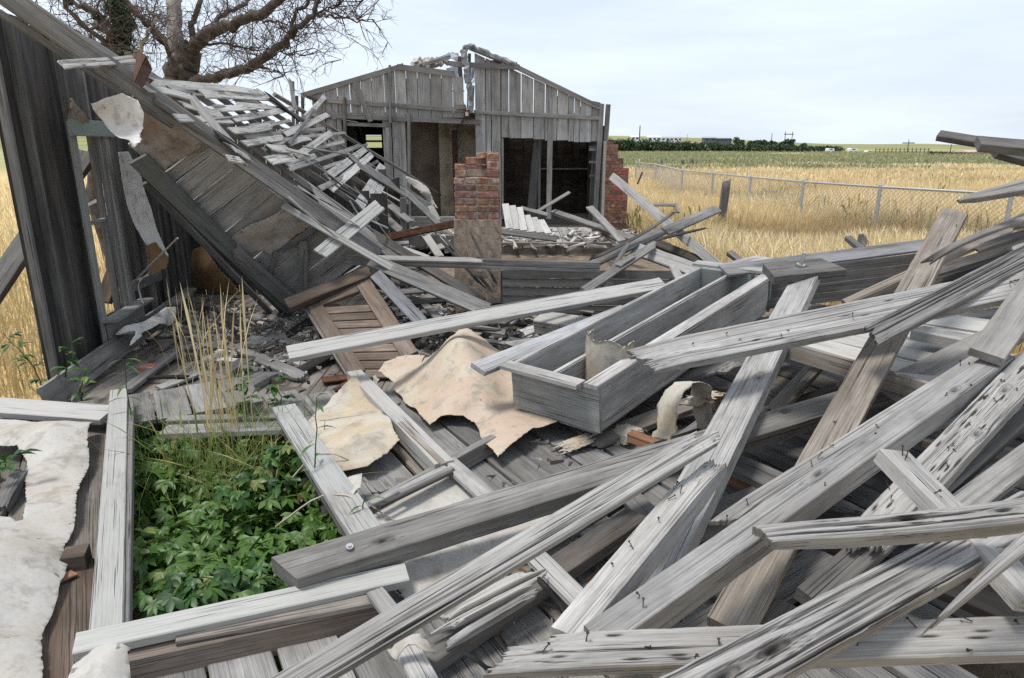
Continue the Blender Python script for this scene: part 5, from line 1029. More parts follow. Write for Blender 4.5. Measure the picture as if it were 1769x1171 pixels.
# more wreckage on the room floor, each piece told apart by its look and neighbours
FS = [((268, 668), (352, 640), 9, 'grey narrow batten just behind the creeper bed'), ((390, 560), (470, 590), 8, 'thin grey batten lying on the plaster crumbs'), ((405, 600), (500, 575), 10, 'grey broken slat across the plaster crumbs'), ((485, 585), (560, 600), 9, 'pale slat below the brown door stile'),
 ((360, 615), (450, 640), 8, 'narrow grey slat under the two by four'), ((430, 530), (500, 545), 7, 'dark slat at the foot of the teal trim'), ((500, 560), (575, 575), 8, 'short pale slat touching the brown door edge'), ((385, 545), (420, 590), 8, 'stubby slat crossing the dark narrow scrap'),
 ((300, 600), (395, 590), 8, 'bleached slat near the curled felt'), ((460, 620), (560, 590), 9, 'grey slat ending under the long white plank'), ((540, 570), (590, 548), 7, 'tiny slat in the corner of the door and ledge board'), ((340, 640), (420, 660), 10, 'wide grey slat before the short charred block')]
for k, (p_, q_, w_, lb) in enumerate(FS): B(lb, Zp(*p_, .44+.012*(k % 4)), Zp(*q_, .45+.02*(k % 3)), -w_, .02, (0, -.3, 1), ('grey_wood', 'pale_wood', 'grey_wood', 'tan_wood')[k % 4] if 'dark' not in lb else 'dark_wood', .85, 'bb', 1, 'slat', cat='slat', group='slats strewn on the room floor', groove=.003, jag_k=.5, warp=.006)

# ============================================================ the fallen outer wall lying in front
fw = thing('fallen_outer_wall', 'fallen wall of wide grey planks lying flat with a door opening', 'wall', W(0, 0, AZ-.1))
rgw = random.Random(21); r = -3.45
while r < 3.6:
    w = rgw.choice([.19, .205, .22]); c = r+w/2; g = rgw.choice([.006, .008, .02]); s0 = -2.25 if c < -.8 else float(np.interp(c, [-.8, -.2, .5, 3.5], [-1.75, -1.5, -1.6, -2.6]))+rgw.uniform(-.1, .1); s1 = 1.75+rgw.uniform(-.1, .1)
    cl = rgw.uniform(.62, .9)*(1 if c < .7 else .72); dz = rgw.uniform(-.012, .004); mt = 'grey_wood' if rgw.random() < .75 else 'tan_wood'  # planks under the heap tinted darker: shade of its gaps painted into the colour
    segs = [(s0, s1)] if not (-1.72 < c < -.82) else [(s0, -1.68), (.5, s1)]
    if c < -1.72: mt, cl = 'tan_wood', .62
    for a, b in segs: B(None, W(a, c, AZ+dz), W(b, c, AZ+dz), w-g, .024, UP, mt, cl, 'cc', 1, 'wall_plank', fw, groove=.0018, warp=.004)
    r += w
J = lambda lb, a, b, w, t, mat, col, h=.09, n=UP, nm='joist', ends='cc', res=1, **k: B(None, A(*a, h), A(*b, h), w, t, n, mat, col, ends, res, nm, fw, **k)
J('', (632, 872), (852, 752), .045, .09, 'grey_wood', .8, groove=.002); J('', (222, 1130), (660, 1036), .06, .10, 'brown_wood', (1.25, 1.3, 1.35), .075, groove=.001)
J('', (305, 1098), (655, 1030), .05, .02, 'tan_wood', .85, .098); J('', (730, 1128), (1100, 885), .11, .05, 'dark_wood', 1.6, .09, groove=.002)
J('', (1090, 745), (1170, 775), .06, .05, 'brown_wood', (1.9, 1.3, 1.0), .12); J('', (1265, 815), (1330, 850), .06, .05, 'brown_wood', (1.9, 1.3, 1.0), .1); J('', (1420, 880), (1455, 905), .06, .05, 'brown_wood', (1.9, 1.3, 1.0), .1)
J('', (205, 672), (183, 1086), -40, .03, 'mint_paint_wood', 1.0, .115, nm='door_casing', groove=.001); J('', (226, 690), (214, 1078), .03, .06, 'grey_wood', .75, .10, nm='door_stop')
J('', (128, 1110), (703, 986), -33, .035, 'mint_paint_wood', 1.0, .13, V(0, -.25, 1), nm='door_casing', groove=.001); J('', (490, 700), (655, 950), -46, .03, 'mint_paint_wood', .98, .105, nm='door_casing', groove=.001)
J('', (480, 712), (628, 950), .02, .08, 'grey_wood', .55, .085, nm='door_stop'); J('', (283, 741), (498, 734), -15, .03, 'pale_wood', .85, .03, nm='door_casing'); J('', (290, 722), (480, 716), -9, .03, 'grey_wood', .85, .0, nm='door_casing')
J('', (-25, 697), (188, 712), -27, .035, 'white_paint_wood', .92, .10, V(0, -.2, 1), nm='door_casing', groove=.001)
J('', (612, 640), (768, 798), -24, .09, 'white_paint_wood', .92, .12, nm='stud', groove=.001); J('', (772, 792), (858, 868), -26, .02, 'pale_wood', .95, .11, nm='batten'); J('', (692, 728), (768, 800), .03, .02, 'tan_wood', .95, .13, nm='batten')
J('', (924, 955), (1012, 1042), -33, .02, 'pale_wood', .9, .13, nm='batten'); J('', (648, 1018), (690, 1072), -30, .02, 'pale_wood', .85, .13, nm='batten'); J('', (700, 1110), (742, 1185), -42, .02, 'pale_wood', .85, .12, nm='batten')
for k, (a, b, w, m) in enumerate((((640, 868), (770, 805), 7, 'pale_wood'), ((655, 872), (780, 812), 5, 'dark_wood'), ((690, 850), (782, 806), 6, 'grey_wood'))): J('', a, b, -w, .015, m, .9, .125, nm='lath_strip')
for k, (a, b, w, m, e) in enumerate((((722, 1082), (945, 968), 16, 'white_paint_wood', 'bb'), ((735, 1098), (950, 985), 10, 'white_paint_wood', 'bb'), ((760, 1115), (940, 1010), 12, 'grey_wood', 'bb'))):
    B(('white splintered moulding under the long grooved board', 'second white splintered moulding beside the first', 'dark undersided moulding lowest of the three')[k], A(*a, .16-.02*k), A(*b, .19-.02*k), -w, .03, (0, -.3, 1), m, 1, e, 1, 'moulding', cat='moulding', groove=.003)
B('brown stained board beside the torn white sheet', A(118, 975, .02), A(112, 1200, .02), .17, .03, UP, 'brown_wood', 1.2, 'cc', 1, groove=.002)
B('dark block set across the planks next to the white door casing', A(108, 955, .08), A(150, 948, .08), .09, .08, UP, 'brown_wood', .9); B('weathered stick poking through the torn white sheet', A(-10, 880, .06), A(45, 795, .10), -22, .05, UP, 'grey_wood', .8, 'bb', 1, groove=.003)
B('small orange brown chip on the stained board', A(98, 1000, .04), A(130, 985, .04), .05, .01, UP, 'brown_wood', (2, 1.4, 1.1), 'bb', 0, 'wood_chip', cat='chip')
# ---- torn sheets
a = lambda px, py, h: A(px, py, h)
sheet('cream_sheet', 'cream stained sheet lying beside the door casing', 'sheet', [a(611, 648, .16), a(575, 690, .06), a(530, 728, .05), a(526, 748, .05), a(552, 772, .07), a(582, 812, .05), a(634, 800, .08), a(672, 777, .10), a(692, 756, .12), a(656, 704, .10), a(625, 660, .12)], [a(600, 740, .10), a(590, 700, .08), a(630, 750, .13)], 'cream_lino', seed=21, ripple=.009, ragged=.028)
sheet('pink_linoleum', 'large pinkish tan linoleum sheet rising to a folded peak', 'linoleum', [a(686, 618, 0.080), a(678, 668, 0.040), a(697, 688, 0.040), a(722, 712, 0.048), a(741, 731, 0.048), a(757, 719, 0.064), a(802, 716, 0.080), a(818, 730, 0.064), a(830, 755, 0.080), a(860, 790, 0.072), a(875, 772, 0.088), a(921, 742, 0.096), a(968, 724, 0.120), a(942, 700, 0.120), a(915, 655, 0.144), a(893, 622, 0.160), a(855, 598, 0.224), a(820, 573, 0.288), a(796, 560, 0.320), a(775, 582, 0.288), a(757, 606, 0.224), a(737, 620, 0.128), a(703, 615, 0.096)],
      [a(800, 590, 0.336), a(830, 640, 0.240), a(770, 650, 0.176), a(862, 650, 0.120), a(880, 690, 0.096), a(740, 680, 0.072), a(810, 690, 0.144), a(850, 720, 0.096), a(903, 668, 0.152)], 'pink_lino', seed=23, step=.010, ripple=.010, ragged=.03)
sheet('pink_flap', 'small pink torn flap behind the linoleum, over the planks', 'linoleum', [a(665, 622, .05), a(700, 612, .09), a(733, 615, .14), a(722, 640, .08), a(690, 668, .03), a(655, 640, .03)], [a(695, 635, .06)], 'pink_lino', seed=25)
sheet('white_plaster_sheet', 'cracked white plaster sheet under the thin lath strips', 'sheet', [a(628, 884, .05), a(700, 845, .05), a(778, 808, .06), a(800, 815, .06), a(852, 868, .05), a(840, 880, .05), a(740, 905, .045), a(655, 925, .045)], [a(730, 870, .05)], 'white_plaster', seed=27, ripple=.002)
sheet('lower_plaster_sheet', 'dull white plaster sheet under the long grey beam', 'sheet', [a(676, 985, .05), a(760, 935, .05), a(870, 905, .05), a(955, 885, .05), a(1010, 900, .06), a(930, 945, .06), a(880, 965, .05), a(790, 1010, .05), a(715, 1060, .05), a(690, 1020, .04)], [a(800, 960, .05)], 'white_plaster', seed=28, ripple=.002)
sheet('torn_white_sheet', 'big torn off white sheet draped at the frame edge beside the door casing', 'sheet', [a(-30, 722, .08), a(60, 726, .10), a(100, 724, .13), a(165, 730, .06), a(150, 800, .06), a(128, 880, .05), a(113, 930, .05), a(118, 975, .05), a(95, 1030, .05), a(72, 1090, .06), a(75, 1200, .06), a(-40, 1220, .1), a(-40, 900, .09), a(20, 895, .10), a(38, 905, .09), a(48, 870, .07), a(38, 830, .07), a(48, 800, .08), a(30, 770, .10), a(-30, 760, .08)],
      [a(85, 745, .16), a(100, 800, .10), a(40, 1000, .12), a(60, 940, .13), a(20, 920, .15), a(90, 900, .07), a(30, 1100, .10)], 'white_plaster', seed=31, ripple=.015, step=.012)
sheet('ragged_scrap', 'ragged white scrap curling over the bottom corner casing', 'sheet', [a(112, 1195, .14), a(130, 1150, .15), a(165, 1120, .17), a(213, 1106, .20), a(230, 1116, .18), a(224, 1140, .16), a(233, 1160, .12), a(240, 1200, .10)], [a(185, 1145, .19)], 'white_plaster', seed=33, ripple=.008)
sheet('bent_tin_scrap', 'small crumpled grey scrap folded over a batten at the bottom', 'scrap', [a(667, 1120, .16), a(690, 1105, .18), a(720, 1095, .19), a(742, 1112, .18), a(745, 1135, .14), a(722, 1118, .19), a(700, 1118, .18), a(690, 1130, .16), a(682, 1155, .12)], [a(712, 1108, .21)], 'white_plaster', seed=34, ripple=.004)
sheet('paint_peel', 'curling white flakes at the side of the door opening', 'scrap', [a(600, 825, .10), a(628, 818, .12), a(627, 845, .10), a(612, 862, .09), a(602, 848, .09)], [a(614, 838, .14)], 'white_plaster', seed=35)
# ---- the long trough
NR = P(1030, 680, 3.25); NR.z = .93; ax = V(1.48, 1.72, .24).normalized(); LB = 2.28; sd = V(-.754, .657, .0); sd = (sd-ax*sd.dot(ax)).normalized(); un = ax.cross(sd).normalized(); un = un if un.z > 0 else -un
tp = lambda l, s, d: NR+ax*l+sd*s+un*d
tro = thing('wooden_trough', 'long open wooden trough with a lengthwise divider', 'trough', tp(LB/2, .25, -.28)); WB, DB = .56, .27
def TB(a, b, w, t, n, nm, mat='pale_wood', col=.9): return B(None, a, b, w, t, n, mat, col, 'cc', 1, nm, tro, groove=.001)
TB(tp(.03, -.001, -DB/2), tp(LB-.03, -.001, -DB/2), DB, .022, -sd, 'side_board', col=1.05); TB(tp(.03, WB, -DB/2), tp(LB-.03, WB, -DB/2), DB, .022, sd, 'side_board', col=1.0); TB(tp(.02, .29, -DB/2-.01), tp(LB-.02, .29, -DB/2-.01), DB-.03, .02, -sd, 'divider', col=1.0)
TB(tp(0, -.012, -DB/2), tp(0, WB+.012, -DB/2), DB, .024, -ax, 'end_board', 'pale_wood', (.82, .85, .84)); TB(tp(LB, -.012, -DB/2), tp(LB, WB+.012, -DB/2), DB, .024, ax, 'end_board', 'teal_paint_wood', 1.3)
TB(tp(-.02, .025, .012), tp(LB+.0, .025, .012), .085, .024, un, 'rim', 'pale_wood', 1.0); TB(tp(-.03, .075, .013), tp(-.03, WB+.03, .013), .085, .024, un, 'rim', 'pale_wood', .85); TB(tp(LB+.04, -.02, .035), tp(LB+.04, WB+.06, .035), .10, .024, un, 'rim', 'pale_wood', .92)
TB(tp(.02, WB/2, -DB), tp(LB-.02, WB/2, -DB), WB-.03, .02, un, 'bottom_board', col=.8); TB(tp(.0, WB-.005, .008), tp(LB, WB-.005, .008), .03, .02, un, 'rim', 'pale_wood', .9); TB(tp(0, .29, .004), tp(LB-.03, .29, .004), .022, .012, un, 'rim', 'pale_wood', .95)
def curl(name, label, cat, org, axd, upd, prof, width, mat, seed=0, thick=.006, wav=.01):
    """a curled strip: profile points (u, v) swept along axd"""
    rg = np.random.default_rng(seed); pr = np.array(prof, float); t = np.linspace(0, len(pr)-1, 44); pu = np.interp(t, range(len(pr)), pr[:, 0]); pv_ = np.interp(t, range(len(pr)), pr[:, 1])
    for _ in range(6): pu[1:-1] = (pu[:-2]+pu[1:-1]*2+pu[2:])/4; pv_[1:-1] = (pv_[:-2]+pv_[1:-1]*2+pv_[2:])/4
    nw = 16; e3 = axd.cross(upd).normalized(); vs = []
    for s in (0, 1):
        for i in range(44):
            tu = pu[min(i+1, 43)]-pu[max(i-1, 0)]; tv = pv_[min(i+1, 43)]-pv_[max(i-1, 0)]; ln = math.hypot(tu, tv)+1e-6
            for j in range(nw+1):
                k = j/nw-.5; jag = (wav*math.sin(i*1.7+seed)+wav*.6*math.sin(i*.7)) if j in (0, nw) else 0; p = org+e3*(pu[i]-s*thick*(-tv)/ln*-1)+upd*(pv_[i]-s*thick*tu/ln)+axd*(k*width+jag+.012*math.sin(i*.4+seed)); vs.append(p+V(*rg.normal(0, .0012, 3)))
    n1 = 44*(nw+1); fs = []
    for i in range(43):
        for j in range(nw):
            q = i*(nw+1)+j; fs += [(q, q+1, q+nw+2, q+nw+1), (n1+q, n1+q+nw+1, n1+q+nw+2, n1+q+1)]
    for i in range(43):
        for j in (0, nw): q = i*(nw+1)+j; fs.append((q, q+nw+1, n1+q+nw+1, n1+q))
    for j in range(nw):
        for i in (0, 43): q = i*(nw+1)+j; fs.append((q, q+1, n1+q+1, n1+q))
    return tag(mesh_obj(name, vs, fs, mat, smooth=True), label, cat)
e1 = V(-.5, -.86, 0); c0 = tp(.40, .19, 0); c0.z = .90; pr_ = [(.135*math.sin(t), .125*math.cos(t)*(1 if t < 1.2 else .9)) for t in np.linspace(-2.0, 1.5, 12)]
curl('linoleum_roll', 'tan curled linoleum piece standing up inside the trough', 'linoleum', c0, V(.05, -.12, 1).normalized(), e1, pr_, .36, 'cream_lino', 3, wav=.002)
o1 = P(1185, 700, 3.15); curl('curled_linoleum', 'tan linoleum strip curling into an arch beside the trough', 'linoleum', o1, V(.35, -.75, .25).normalized(), V(0, .15, 1).normalized(), [(-.20, -.13), (-.18, -.19), (-.13, -.16), (-.12, .0), (-.06, .12), (.03, .12), (.10, .03), (.12, -.10), (.15, -.15)], .15, 'cream_lino', 5)
o2 = P(1222, 690, 3.25); curl('ragged_linoleum_curl', 'ragged grey tan linoleum end crumpled behind the curled arch', 'linoleum', o2, V(.4, -.7, .2).normalized(), V(0, .1, 1), [(-.10, -.1), (-.06, .03), (.0, .05), (.03, .0), (.06, .03), (.09, -.02)], .13, 'cream_lino', 6, wav=.03)
o3 = A(1085, 752, .04); curl('linoleum_scrap', 'tan linoleum scrap curled under the trough corner', 'linoleum', o3, V(.5, -.8, .1).normalized(), V(0, 0, 1), [(-.12, -.02), (-.06, .04), (.0, .05), (.05, .03), (.06, -.03)], .14, 'cream_lino', 7, wav=.02)
o4 = A(990, 765, .03); curl('tongue_scrap', 'narrow tan linoleum tongue lying on the planks before the trough', 'linoleum', o4, V(.85, .5, .1).normalized(), V(0, 0, 1), [(-.05, -.01), (-.02, .02), (.03, .025), (.06, .0)], .17, 'cream_lino', 8, wav=.03)

# ============================================================ the heap of boards
def Q(label, a, b, w, t=.045, mat='grey_wood', col=.9, ends='cc', n=(-.1, -.35, 1), res=2, name='board', cat='board', **k):
    k.setdefault('groove', .003); return B(label, P(*a), P(*b), w, t, n, mat, col, ends, res, name, cat=cat, **k)
Q('broad bottom plank with gnarled bleached end and many nails', (838, 1130, 1.28), (1810, 1092, 1.25), -66, .04, 'pale_wood', .88, 'bc', (0, -.45, 1), nails=14, slots=12, groove=.003)
Q('deeply grooved weathered timber with a big knot, lying over the nailed bottom plank', (1165, 1215, 1.02), (1800, 872, 1.52), -88, .05, 'pale_wood', .78, 'cc', (0, -.4, 1), groove=.013, knots=2)
Q('splintered pole with a knot lying on top of the heap', (1284, 925, 1.38), (1800, 868, 1.33), -38, .05, 'grey_wood', 1.0, 'bc', (0, -.5, 1), groove=.006, warp=.014, taper=(.8, 1.1), knots=2, jag_k=.5)
Q('short nailed stick crossing beneath the splintered pole', (1546, 776, 1.78), (1800, 1035, 1.25), -34, .045, 'pale_wood', .85, 'cc', (.25, -.3, 1), nails=5, groove=.004)
Q('wide pitted plank full of nails and dark slots', (1462, 955, 1.85), (1800, 615, 2.65), -62, .05, 'pale_wood', .88, 'bc', (-.2, -.3, 1), nails=16, groove=.007, slots=26, knots=2)
Q('long square timber running up to a worn rounded end', (1030, 1098, 1.45), (1732, 612, 2.70), -42, .09, 'grey_wood', .95, 'cc', (-.25, -.25, 1), nails=7, groove=.003, knots=2)
Q('thin nailed strip riding above the long square timber', (1212, 916, 1.95), (1722, 600, 2.85), -24, .04, 'pale_wood', .82, 'bc', (-.2, -.3, 1), nails=8, groove=.005)
Q('rough sawn brownish board standing up out of the heap', (1652, 358, 4.15), (1258, 1082, 1.78), -56, .045, 'tan_wood', 1.05, 'bc', (-.5, -.7, .6), nails=6, groove=.002, jag_k=.4)
Q('long splintered plank with torn tip lying over the trough', (1086, 622, 2.95), (1810, 474, 3.0), -48, .04, 'pale_wood', .82, 'bc', (0, -.5, 1), nails=8, groove=.006, slots=14, knots=1)
Q('smooth pale plank standing under the bolted block', (1392, 470, 4.25), (1085, 1066, 1.78), -54, .06, 'pale_wood', .98, 'cc', (-.5, -.5, .8), groove=.0018, knots=2)
Q('dark cut block with a steel bolt on its top', (1328, 466, 4.2), (1440, 455, 4.25), -24, .055, 'grey_wood', .55, 'cc', (0, -.25, 1), res=1, name='bolted_block', cat='block', skew=(.1, -.35))
o = bpy.data.objects[[x.name for x in bpy.data.objects if x.name.startswith('bolted_block')][0]]
v, f = join([prism(V(0, 0, 0), V(0, 0, .09), .013, .013, 8), prism(V(0, 0, 0), V(0, 0, .012), .03, .03, 6)]); bo = mesh_obj('bolt', v, f, 'bolt_metal'); bo.parent = o; bo.matrix_basis = Matrix.Translation((.0, .01, .0275)) @ Matrix.Rotation(.12, 4, 'Y')
Q('long grooved moulding board slanting to the bottom edge', (1254, 732, 2.2), (478, 1192, 1.33), -44, .035, 'pale_wood', .82, 'bc', (.05, -.55, 1), groove=.007)
Q('splintered nailed board leaning on the smooth pale plank', (1240, 768, 2.2), (978, 1096, 1.52), -46, .07, 'pale_wood', .9, 'bc', (-.45, -.3, .9), nails=6, groove=.004)
Q('long grey beam with a steel bolt end crossing the fallen wall', (490, 980, 1.97), (1482, 682, 3.15), -40, .085, 'grey_wood', .9, 'cc', (0, -.35, 1), groove=.002, skew=(-.5, 0), knots=2)
o = [x for x in bpy.data.objects if x.get('label', '').startswith('long grey beam with a steel')][0]; Lx = max(v.co.x for v in o.data.vertices)
v, f = join([prism(V(0, 0, 0), V(0, 0, .008), .013, .013, 14), prism(V(0, 0, .008), V(0, 0, .014), .008, .007, 6)]); bo = mesh_obj('bolt', v, f, 'bolt_metal'); bo.parent = o; bo.matrix_basis = Matrix.Translation((-Lx+.22, .0, .042))
Q('pale plank continuing behind the rough sawn board', (1535, 672, 2.95), (1800, 542, 3.35), -44, .04, 'pale_wood', .8, groove=.002, res=1)
Q('jagged ended weathered board over the white panel', (1488, 584, 2.72), (1810, 420, 3.2), -36, .035, 'grey_wood', .85, 'bc', (0, -.45, 1), groove=.010, jag_k=.8)
Q('pale brown strip slanting up behind the rough sawn board', (1460, 521, 3.95), (1765, 383, 4.2), -13, .03, 'tan_wood', .95, 'cb', res=1); Q('thin dark strip crossing in front of the rough sawn board', (1572, 462, 3.3), (1810, 366, 3.5), -9, .02, 'dark_wood', 2.0, 'bc', res=1, bend=.04)
Q('pointed silver plank reaching out over the fence line', (1630, 349, 3.55), (1820, 306, 3.3), -24, .03, 'grey_wood', .95, 'bc', (0, -.6, 1), taper=(.15, 1), groove=.004, res=1)
Q('upper dark beam jutting into the sky at the frame edge', (1622, 229, 4.3), (1830, 262, 3.9), .075, .035, 'grey_wood', .5, 'cc', (0, -.8, 1), res=1); Q('second beam lying on the jutting dark beam', (1692, 241, 4.0), (1840, 254, 3.9), .10, .05, 'grey_wood', .6, 'cc', (0, -.6, 1), res=1)
Q('short dark brace under the jutting beams', (1722, 258, 4.2), (1830, 288, 4.3), .07, .04, 'grey_wood', .42, 'cc', (0, -.8, 1), res=1)
B('post holding up the jutting beams beyond the heap', V(3.95, 4.35, .1), V(3.7, 4.35, 1.75), .09, .09, (-.2, -1, 0), 'grey_wood', .6, 'cc', 0, 'post', cat='post')
Q('wide steep plank at the edge under the jagged board', (1705, 610, 2.6), (1810, 462, 3.0), -58, .04, 'grey_wood', .95, res=1); Q('sharp pointed splinter lying over the bottom plank', (1578, 1102, 1.16), (1810, 905, 1.22), -30, .03, 'pale_wood', .92, 'bc', (0, -.4, 1), taper=(.12, 1.1), groove=.003)
Q('plank edge emerging beneath the pitted plank', (1650, 880, 2.05), (1810, 760, 2.4), -48, .04, 'grey_wood', .9, res=1); Q('dark edge board tucked below the pitted plank', (1560, 905, 2.0), (1800, 690, 2.6), -26, .05, 'grey_wood', .55, res=1)
Q('stout plank lying under the pitted plank near its broken end', (1400, 1030, 1.75), (1640, 820, 2.3), -50, .05, 'grey_wood', .6, res=1)
# stacked siding at the back of the heap
st = thing('siding_stack', 'stack of long dark grey siding behind the bolted block', 'siding', P(1450, 480, 5.2))
B(None, P(1250, 466, 5.1), P(1655, 414, 5.5), .17, .02, (0, -.3, 1), 'grey_wood', (.85, .88, .95), 'cc', 1, 'siding_board', st, groove=.001)
for k in range(4): B(None, P(1300, 480+k*16, 5.02-.03*k), P(1650, 438+k*17, 5.35-.03*k), .075, .02, (0, -1, .15), 'grey_wood', (.42, .5, .38, .32)[k], 'cc', 1, 'siding_board', st, groove=.001)
Q('long pale board at the grass edge behind the siding stack', (1190, 478, 5.6), (1330, 440, 5.9), -14, .03, 'pale_wood', .9, 'cb', res=1)
for k, (aa, bb, w, c) in enumerate((((1690, 408, 4.3), (1820, 352, 4.3), 14, .7), ((1670, 432, 4.0), (1820, 385, 4.1), 12, .5), ((1720, 392, 4.4), (1820, 372, 4.5), 12, .9), ((1600, 470, 4.3), (1820, 405, 4.2), 16, .45), ((1560, 500, 4.4), (1810, 430, 4.2), 18, .3), ((1748, 434, 3.9), (1820, 415, 3.9), 20, .8))):
    Q(('upper ragged slat at the frame edge below the pointed plank', 'second ragged slat below the pointed plank', 'thin bright slat end at the frame edge', 'dark slat wedged behind the rough sawn board', 'darkest slat under the thin dark strip', 'short pale slat end resting on the dark slats')[k], aa, bb, -w, .03, 'grey_wood', c, 'bc', (0, -.5, 1), res=1)
# white panel lying flat
wp = thing('painted_slab', 'white painted panel lying flat under the splintered plank', 'panel', P(1450, 620, 3.4))
z0 = P(1360, 606, 3.4).z; w0, w1, w2, w3 = Zp(1358, 604, z0), Zp(1640, 690, z0), Zp(1790, 560, z0), Zp(1480, 520, z0); nrm = UP
for k in range(4): B(None, w0.lerp(w3, (k+.5)/4), w1.lerp(w2, (k+.5)/4), (w3-w0).length/4*.97, .02, UP, 'white_paint_wood', 1.02, 'cc', 0, 'panel_board', wp)
B(None, w0+V(0, -.012, .0), w1+V(0, -.012, .0), .09, .025, (w0-w3), 'tan_wood', .95, 'cc', 0, 'edge_board', wp)
B('flat white board end beneath the wide steep plank', Zp(1585, 566, z0+.10), Zp(1712, 590, z0+.10), .16, .05, UP, 'pale_wood', .85)
# boards buried lower in the heap
rgx = random.Random(77)
for k in range(44):
    x, y = rgx.uniform(.5, 3.3), rgx.uniform(1.5, 5.0); ang = rgx.choice([.55, .75, 2.1, .3])+rgx.gauss(0, .18); L = rgx.uniform(.9, 1.9); zz = min(.60+.17*max(0, x-.6)+rgx.uniform(-.03, .08), 1.12+.12*max(0, y-3))
    if x < 1.25 and y < 2.6: zz = .60
    d = V(math.cos(ang), math.sin(ang), .12*math.cos(ang)); p = V(x, y, zz)
    near = min((((proj(p)[0]-x_)**2+(proj(p)[1]-y_)**2), t_) for x_, y_, t_ in ((1300, 800, 'under the smooth pale plank'), (1400, 900, 'beneath the long square timber'), (1450, 720, 'by the rough sawn board'), (1600, 1000, 'below the deeply grooved timber'), (1700, 800, 'under the pitted plank'), (1500, 560, 'beside the white panel'), (1650, 480, 'under the jagged ended board'), (1150, 950, 'below the splintered nailed board'), (1350, 1150, 'under the gnarled bottom plank'), (1250, 650, 'beyond the linoleum arch'), (1740, 1000, 'under the short nailed stick'), (1720, 640, 'beneath the wide steep plank')))[1]
    ty = rgx.choice(['grey_wood', 'grey_wood', 'dark_wood', 'tan_wood']); wd_ = rgx.uniform(.08, .19)
    lbl = {'g': 'grey', 'd': 'dark', 't': 'brownish'}[ty[0]]+(' wide' if wd_ > .135 else ' narrow')+(' long' if L > 1.4 else ' short')+' board buried '+near
    if lbl in SEEN: continue
    SEEN.add(lbl); B(lbl, p-d*L/2, p+d*L/2, wd_, .035, (-.1, -.1, 1), ty, rgx.uniform(.5, .85), 'bc', 1, 'buried_board', cat='board', group='boards buried in the heap', groove=.002)
v, f = tube(path([A(930, 1000, .22), A(945, 1020, .24), A(962, 1040, .24), A(985, 1075, .2)], 5, .002, 1), [.007]*16, 5); tag(mesh_obj('black_cable', v, f, 'black_metal'), 'black cable loop poking out under the pale batten', 'cable')
v, f = tube(path([A(795, 1120, .1), A(850, 1160, .1), A(890, 1200, .1)], 5, .002, 1), [.007]*11, 5); tag(mesh_obj('black_cable', v, f, 'black_metal'), 'thin black cable crossing the planks by the gnarled plank end', 'cable')

# splinters, chips and shingle bits lying on the fallen wall and in the gaps of the heap
rubble('wood_splinters', 'small splinters and chips scattered on the fallen wall planks', 420, lambda rg: (rg.uniform(520, 1500), rg.uniform(700, 1171)), 5, lambda x, y: A(x, y, -.035), (.004, .012), long_=.9, flat=.5, cols=((.33, .31, .29), (.2, .185, .17), (.09, .08, .07), (.42, .39, .35), (.24, .12, .06)))

# ============================================================ plants
def leaflet(o, d, n, L, w, fold=.25, droop=.3):
    d = d.normalized(); s = d.cross(n).normalized(); prof = [(0, .05), (.25, .55), (.5, 1), (.75, .72), (1, 0)]; vs, fs = [], []
    for t, q in prof:
        c = o+d*L*t-n*(droop*L*t*t); vs += [c-s*w*q*.5+n*fold*w*q*.5, c, c+s*w*q*.5+n*fold*w*q*.5]
    for i in range(4): fs += [(i*3, i*3+1, i*3+4, i*3+3), (i*3+1, i*3+2, i*3+5, i*3+4)]
    return vs, fs
def palmate(seed, L=.095):
    rg = random.Random(seed); out = []
    for a in (-1.35, -.68, 0, .68, 1.35):
        d = V(math.cos(a), math.sin(a), rg.uniform(-.05, .12)); out.append(leaflet(V(0, 0, 0), d, UP, L*(1-.22*abs(a)/1.35)*rg.uniform(.9, 1.1), L*.36, rg.uniform(.12, .35), rg.uniform(.15, .45)))
    v, f = join(out); me = bpy.data.meshes.new('leaf'); me.from_pydata(v, [], f); me.update(); me.materials.append(MATS['green_leaf']); me.polygons.foreach_set('use_smooth', [True]*len(me.polygons)); return me
LV = [palmate(k) for k in range(8)]
cr_p = thing('creeper_plant', 'dense dark green five leafed creeper filling the fallen door opening', 'plant', W(-.6, -1.2, .2))
rgp = random.Random(9); spots = []
while len(spots) < 2600:
    r, s = rgp.uniform(-1.60, -.78), rgp.uniform(-1.6, .52); spots.append((s, r))
def leaf_M(s, r, k):
    mound = .44+.09*math.sin(3*s+1)*math.cos(4*r)+.05*math.sin(9*s+5*r); edge = min(1, (min(r+1.68, -.72-r, .58-s))/.10+.55)
    z = mound*edge+.12*(1-edge)+rgp.uniform(-.13, .07); p = W(s, r, z); tilt = rgp.uniform(.15, .7)
    return Matrix.Translation(p) @ Matrix.Rotation(rgp.uniform(0, 6.28), 4, 'Z') @ Matrix.Rotation(tilt, 4, 'Y') @ Matrix.Rotation(rgp.gauss(0, .25), 4, 'X') @ Matrix.Scale(rgp.uniform(.4, .95), 4), z
allm = sorted([leaf_M(s, r, 0) for s, r in spots], key=lambda m: -m[1])
for k, (Mx, z) in enumerate(allm[:300]):
    o = bpy.data.objects.new('leaf', LV[k % 8]); COL.objects.link(o); place(o, Mx, cr_p)
rest_v, rest_f = [], []
for k, (Mx, z) in enumerate(allm[300:]):
    me = LV[k % 8]; o_ = len(rest_v); rest_v += [tuple(Mx @ v.co) for v in me.vertices]; rest_f += [tuple(o_+i for i in p.vertices) for p in me.polygons]
o = mesh_obj('under_leaves', rest_v, rest_f, 'green_leaf', cr_p); o['kind'] = 'stuff'
